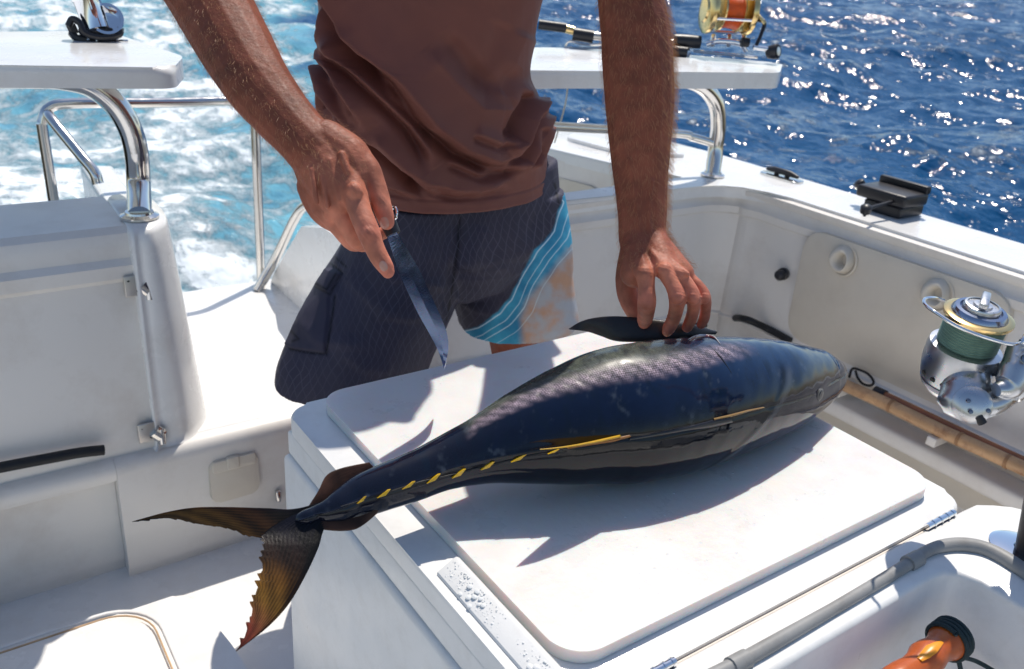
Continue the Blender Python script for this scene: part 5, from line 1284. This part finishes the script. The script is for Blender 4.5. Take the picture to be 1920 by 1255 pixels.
b_ = MB(); b_.tube([L3(140, 72), L3(240, 77)], .0045, 8, flat=.6); b_.tube([L3(176, 66), L3(176, 78)], .012, 10); b_.build('clamp_plate', STEEL, ch)
adopt(ch)
# ================================================================== GOLD TROLLING REEL AND ROD on the right table
yT = 1.80
gc = py_(1368, 22, yT); s2 = -((gc - CAM) @ R)[2] / F
def G(x, y, w_=0): return gc + UR * (x - 1368) * s2 - UU * (y - 22) * s2 + UB * w_
tr = thing('trolling_rod', 'black trolling rod with a gold reel full of orange line on the right table', 'fishing rod', py_(1180, 100, yT))
ax = nrm(UR * 1 - UU * .05 - UB * .18)
for nm, cx_, sg in (('side_plate', 1330, -1), ('side_plate', 1403, 1)):
    c = G(cx_, 22 + (cx_ - 1368) * .05); a_ = ax * sg
    lathe(nm, [(.046, -.010), (.060, -.008), (.0625, -.002), (.062, .006), (.056, .010), (.034, .012), (.030, .017), (.012, .018), (.0, .018)], c, a_, GOLD, tr, 40)
lathe('line_spool', [(.050, -.026), (.047, -.022), (.044, 0), (.047, .022), (.050, .026)], G(1368, 22), ax, ORANGE, tr, 40)
lathe('spool_rim', [(.053, -.030), (.054, -.026), (.050, -.024)], G(1368, 22), ax, GOLD, tr, 40); lathe('spool_rim', [(.050, .024), (.054, .026), (.053, .030)], G(1368, 22), ax, GOLD, tr, 40)
b_ = MB(); pl_, ql_, _ = basis(ax)
for a in (0, 1.25, 2.6, 3.9, 5.2):
    o = (UB * math.cos(a + .35) + UU * math.sin(a + .35)) * .056; b_.tube([G(1332, 20) + o, G(1404, 24) + o], .0042, 8)
b_.build('cross_bar', CHROME, tr)
tube('crank_arm', [tuple(G(1408, 40, .02)), tuple(G(1424, 52, .045)), tuple(G(1418, 75, .05)), tuple(G(1407, 100, .05))], [.008, .006, .005, .005], BLACKP, tr, n=10)
tube('drag_lever', [tuple(G(1402, 20, .03)), tuple(G(1416, 45, .05)), tuple(G(1424, 58, .055))], .0045, GOLD, tr, n=8)
tube('knob_shaft', [tuple(G(1403, 100, .05)), tuple(G(1432, 104, .05))], .0065, CHROME, tr, cr=0)
kn_ax = nrm(UR * .75 + UB * .6 - UU * .1)
lathe('crank_knob', [(.011, -.022), (.017, -.018), (.0205, .0), (.0205, .010), (.016, .013), (.013, .010), (.0, .010)], G(1442, 108, .05), kn_ax, BLACKP, tr, 24)
lathe('knob_cap', [(.0125, 0), (.012, .003), (.0, .004)], G(1442, 108, .05) + kn_ax * .0095, kn_ax, SILVER, tr, 20)
tube('reel_foot', [tuple(G(1325, 84)), tuple(G(1345, 80, .01)), tuple(G(1385, 84, .01)), tuple(G(1400, 96))], .008, CHROME, tr, n=10)
b_ = MB()
for x in (1338, 1368, 1395): b_.tube([G(x, 66), G(x - 4, 88, .01)], .0065, 8)
b_.tube([G(1300, 96), G(1360, 104, .01), G(1420, 108)], .004, 8); b_.build('reel_seat_clamp', STEEL, tr)
lathe('harness_nut', [(.008, -.01), (.013, -.008), (.013, .012), (.008, .014)], G(1392, 84, .02), ax, BLACKP, tr, 12)
tube('rod_grip', [tuple(G(1010, 46, .0)), tuple(G(1062, 53, .0))], .0135, BLACKP, tr, cr=0, n=18)
tube('rod_ferrule', [tuple(G(1060, 54)), tuple(G(1076, 58))], .0115, GOLD, tr, cr=0, n=16)
tube('rod_joint', [tuple(G(1074, 66, .01)), tuple(G(1112, 72, .01))], .0175, BLACKP, tr, cr=0, n=18)
tube('rod_blank', [tuple(G(1112, 70, .01)), tuple(G(1270, 84, .01))], .011, STEELB, tr, cr=0, n=14)
tube('fore_grip', [tuple(G(1262, 78, .01)), tuple(G(1312, 82, .01))], [.017, .019, .017], BLACKP, tr, cr=4, n=18)
tube('butt_gimbal', [tuple(G(1258, 100, .02)), tuple(G(1285, 103, .02))], .015, BLACKP, tr, cr=0, n=18)
lathe('gimbal_cap', [(.014, 0), (.012, .004), (0, .004)], G(1286, 103, .022), UR * .8 + UB * .6, SPOOLTOP, tr, 18)
b_ = MB(); b_.tube(catmull([G(1060, 88), G(1068, 80, .01), G(1100, 86, .01), G(1160, 84, .01)], 5), .0035, 8); b_.tube(catmull([G(1058, 90), G(1090, 93, .01), G(1160, 92, .01)], 5), .0035, 8); b_.build('rod_strap', STEEL, tr)
adopt(tr)
# ================================================================== SPINNING REEL ON ITS ROD at the right edge
O = pd(1836, 590, .90); sc_ = -((O - CAM) @ R)[2] / F
UHc = nrm(np.array((CAM[0] - O[0], CAM[1] - O[1], 0)))
VA = nrm(np.array((0, 0, 1.)) + UHc * .16 + UR * .10)
WA = nrm(UB - VA * (UB @ VA)); UA = np.cross(VA, WA)
fr_ = thing('spinning_rod', 'silver spinning reel with teal line on an upright rod at the right edge', 'fishing rod', pz(1915, 1035, ZS))
def Q(u, v, w_=0): return O + UA * u + VA * v + WA * w_      # metres in the reel's own frame
def K(x, y, w_=0): return O + UR * (x - 1836) * sc_ - UU * (y - 590) * sc_ + UB * w_
r0 = 63 * sc_
TEAL = mat('teal_line', (.17, .27, .20), .5, var=.3, var_scale=40)
prof = [(r0 * .80, -.034)] + [(r0 * (.835 + .03 * (k % 2)), -.032 + k * .00135) for k in range(19)] + [(r0 * .80, -.006)]
lathe('line_pack', prof, Q(0, 0), VA, TEAL, fr_, 48)
lathe('spool_lip', [(r0 * .80, -.005), (r0 * .97, -.004), (r0, -.002), (r0 * .995, .0), (r0 * .90, .0012), (r0 * .80, .0012)], Q(0, 0), VA, GOLD, fr_, 56)
lathe('spool_face', [(r0 * .81, -.001), (r0 * .80, .002), (r0 * .72, .0055), (r0 * .60, .006), (r0 * .58, .003), (0, .003)], Q(0, 0), VA, SPOOLTOP, fr_, 48)
lathe('drag_knob', [(r0 * .52, .002), (r0 * .53, .008), (r0 * .50, .010), (r0 * .44, .0105), (r0 * .43, .009), (r0 * .28, .009), (r0 * .26, .011), (0, .0112)], Q(0, 0), VA, SILVER, fr_, 40)
bm = bmesh.new(); bmesh.ops.create_cube(bm, size=1)
for v_2 in bm.verts: v_2.co = Vector((v_2.co.x * .0075, v_2.co.y * .030, v_2.co.z * .007))
bevel(bm, .002, 2); rot = Matrix.Rotation(math.radians(-28), 4, 'Z'); bm.transform(rot)
Mx = Matrix([[UA[0], WA[0] * -1, VA[0], 0], [UA[1], WA[1] * -1, VA[1], 0], [UA[2], WA[2] * -1, VA[2], 0], [0, 0, 0, 1]]); bm.transform(Matrix.Translation(Vector(Q(0, .0145))) @ Mx)
bmo('drag_bar', bm, SILVER, fr_)
rot_c = Q(0, 0)
lathe('rotor', [(r0 * .90, -.033), (r0 * 1.04, -.034), (r0 * 1.07, -.040), (r0 * 1.06, -.055), (r0 * .98, -.068), (r0 * .84, -.078), (r0 * .62, -.086), (r0 * .5, -.088)], rot_c, VA, SILVER, fr_, 56)
lathe('rotor_band', [(r0 * .93, -.0735), (r0 * .86, -.0785), (r0 * .80, -.0800)], rot_c, VA, SILVERD, fr_, 48)
for a in (-65, -42, -22, -4, 14, 30):
    ra = math.radians(a - 18); dirv = UA * math.sin(ra) + WA * math.cos(ra)
    lathe('rotor_hole', [(.0028, -.002), (.0028, .0004), (0, .0005)], rot_c + dirv * r0 * .995 - VA * .0655, nrm(dirv - VA * .45), DARKHOLE, fr_, 14)
# bail wire
bw = [K(1886, 640, .028), K(1850, 645, .040), K(1800, 632, .040), K(1758, 612, .034), K(1733, 588, .022), K(1725, 572, .010), K(1734, 561, .0), K(1762, 558, -.01), K(1800, 562, -.03)]
tube('bail_wire', [tuple(p) for p in bw], .0016, CHROME, fr_, n=10)
tube('line_roller', [tuple(K(1878, 642, .030)), tuple(K(1892, 636, .030)), tuple(K(1906, 628, .026))], [.003, .006, .0045], CHROME, fr_, n=14)
tube('bail_arm', [tuple(K(1905, 615, .026)), tuple(K(1912, 640, .026)), tuple(K(1900, 668, .026)), tuple(K(1884, 680, .024))], [.0075, .0075, .011, .012], SILVER, fr_, n=16)
lathe('roller_nut', [(.0035, 0), (.0035, .002), (0, .0024)], K(1877, 670, .036), UB, SILVERD, fr_, 12)
tube('rotor_arm', [tuple(K(1890, 650, .018)), tuple(K(1880, 690, .022)), tuple(K(1862, 722, .024)), tuple(K(1838, 728, .026))], [.010, .014, .012, .006], SILVER, fr_, n=20)
tube('bail_screw_plate', [tuple(K(1905, 690, .012)), tuple(K(1896, 720, .012)), tuple(K(1880, 738, .012))], [.009, .013, .010], SILVER, fr_, n=16)
# body housing
tube('reel_body', [tuple(K(1832, 690, -.02)), tuple(K(1818, 735, -.006)), tuple(K(1798, 766, .0)), tuple(K(1790, 782, 0))], [.018, .022, .020, .010], SILVER, fr_, n=28)
lathe('side_cover', [(.017, -.006), (.017, .003), (.014, .006), (.008, .008), (0, .0082)], K(1806, 757, .014), nrm(UB - UR * .35), SILVER, fr_, 36)
for q in ((1790, 748), (1794, 768), (1826, 766)): lathe('body_screw', [(.0022, 0), (.0020, .0012), (0, .0014)], K(*q, .0235), UB, SILVERD, fr_, 12)
tube('body_neck', [tuple(K(1800, 748, .0)), tuple(K(1845, 752, .0)), tuple(K(1885, 738, .0)), tuple(K(1925, 720, .0))], [.018, .019, .014, .012], SILVER, fr_, n=20, flat=.75)
tube('reel_stem', [tuple(K(1872, 697, .0)), tuple(K(1900, 697, .0)), tuple(K(1960, 700, -.004))], [.008, .007, .0085], SILVER, fr_, n=14)
tube('handle_hinge', [tuple(K(1812, 776, .02)), tuple(K(1820, 790, .02))], .004, BLACKP, fr_, cr=0, n=10)
# the reel was modelled at a reference size: give it its true size and place (a big offshore reel, 9 cm across)
O2 = pd(1836, 590, 1.10); k9 = 1.10 / .90
for c_ in fr_.children:
    n_v = len(c_.data.vertices); a_ = np.zeros(n_v * 3); c_.data.vertices.foreach_get('co', a_); a_ = O2 + (a_.reshape(-1, 3) - O) * k9; c_.data.vertices.foreach_set('co', a_.ravel()); c_.data.update()
# the upright rod in its flange
fb = pz(1932, 1040, ZS); ft_ = pd(1990, 690, 1.10)
rod_dir = nrm(ft_ - fb)
tube('rod_butt', [tuple(fb + (0, 0, -.02)), tuple(fb + rod_dir * .14)], .0145, BLACKP, fr_, cr=0, n=20)
tube('rod_grip', [tuple(fb + rod_dir * .14), tuple(fb + rod_dir * .62)], .012, mat('cork', (.5, .33, .2), .8), fr_, cr=0, n=18)
tube('rod_blank', [tuple(fb + rod_dir * .62), tuple(fb + rod_dir * 1.9)], [.006, .003], BLACKP, fr_, cr=2, n=12)
b_ = MB()
adopt(fr_)
fl = thing('rod_socket', 'oval chrome rod socket let into the console beside the sink', 'rod holder', fb)
b_ = MB(); V_, F_ = lathemesh([(.046, -.001), (.047, .002), (.041, .0042), (.020, .005), (.0185, .003), (.0185, -.02)], fb, (0, 0, 1), 40)
V_ = [fb + np.array(((v - fb)[0] * .80, (v - fb)[1] * 1.0, (v - fb)[2])) for v in V_]; b_.add((V_, F_)); b_.build('socket_flange', CHROME, fl)
adopt(fl)
# thin line hanging from the spinning reel over the console
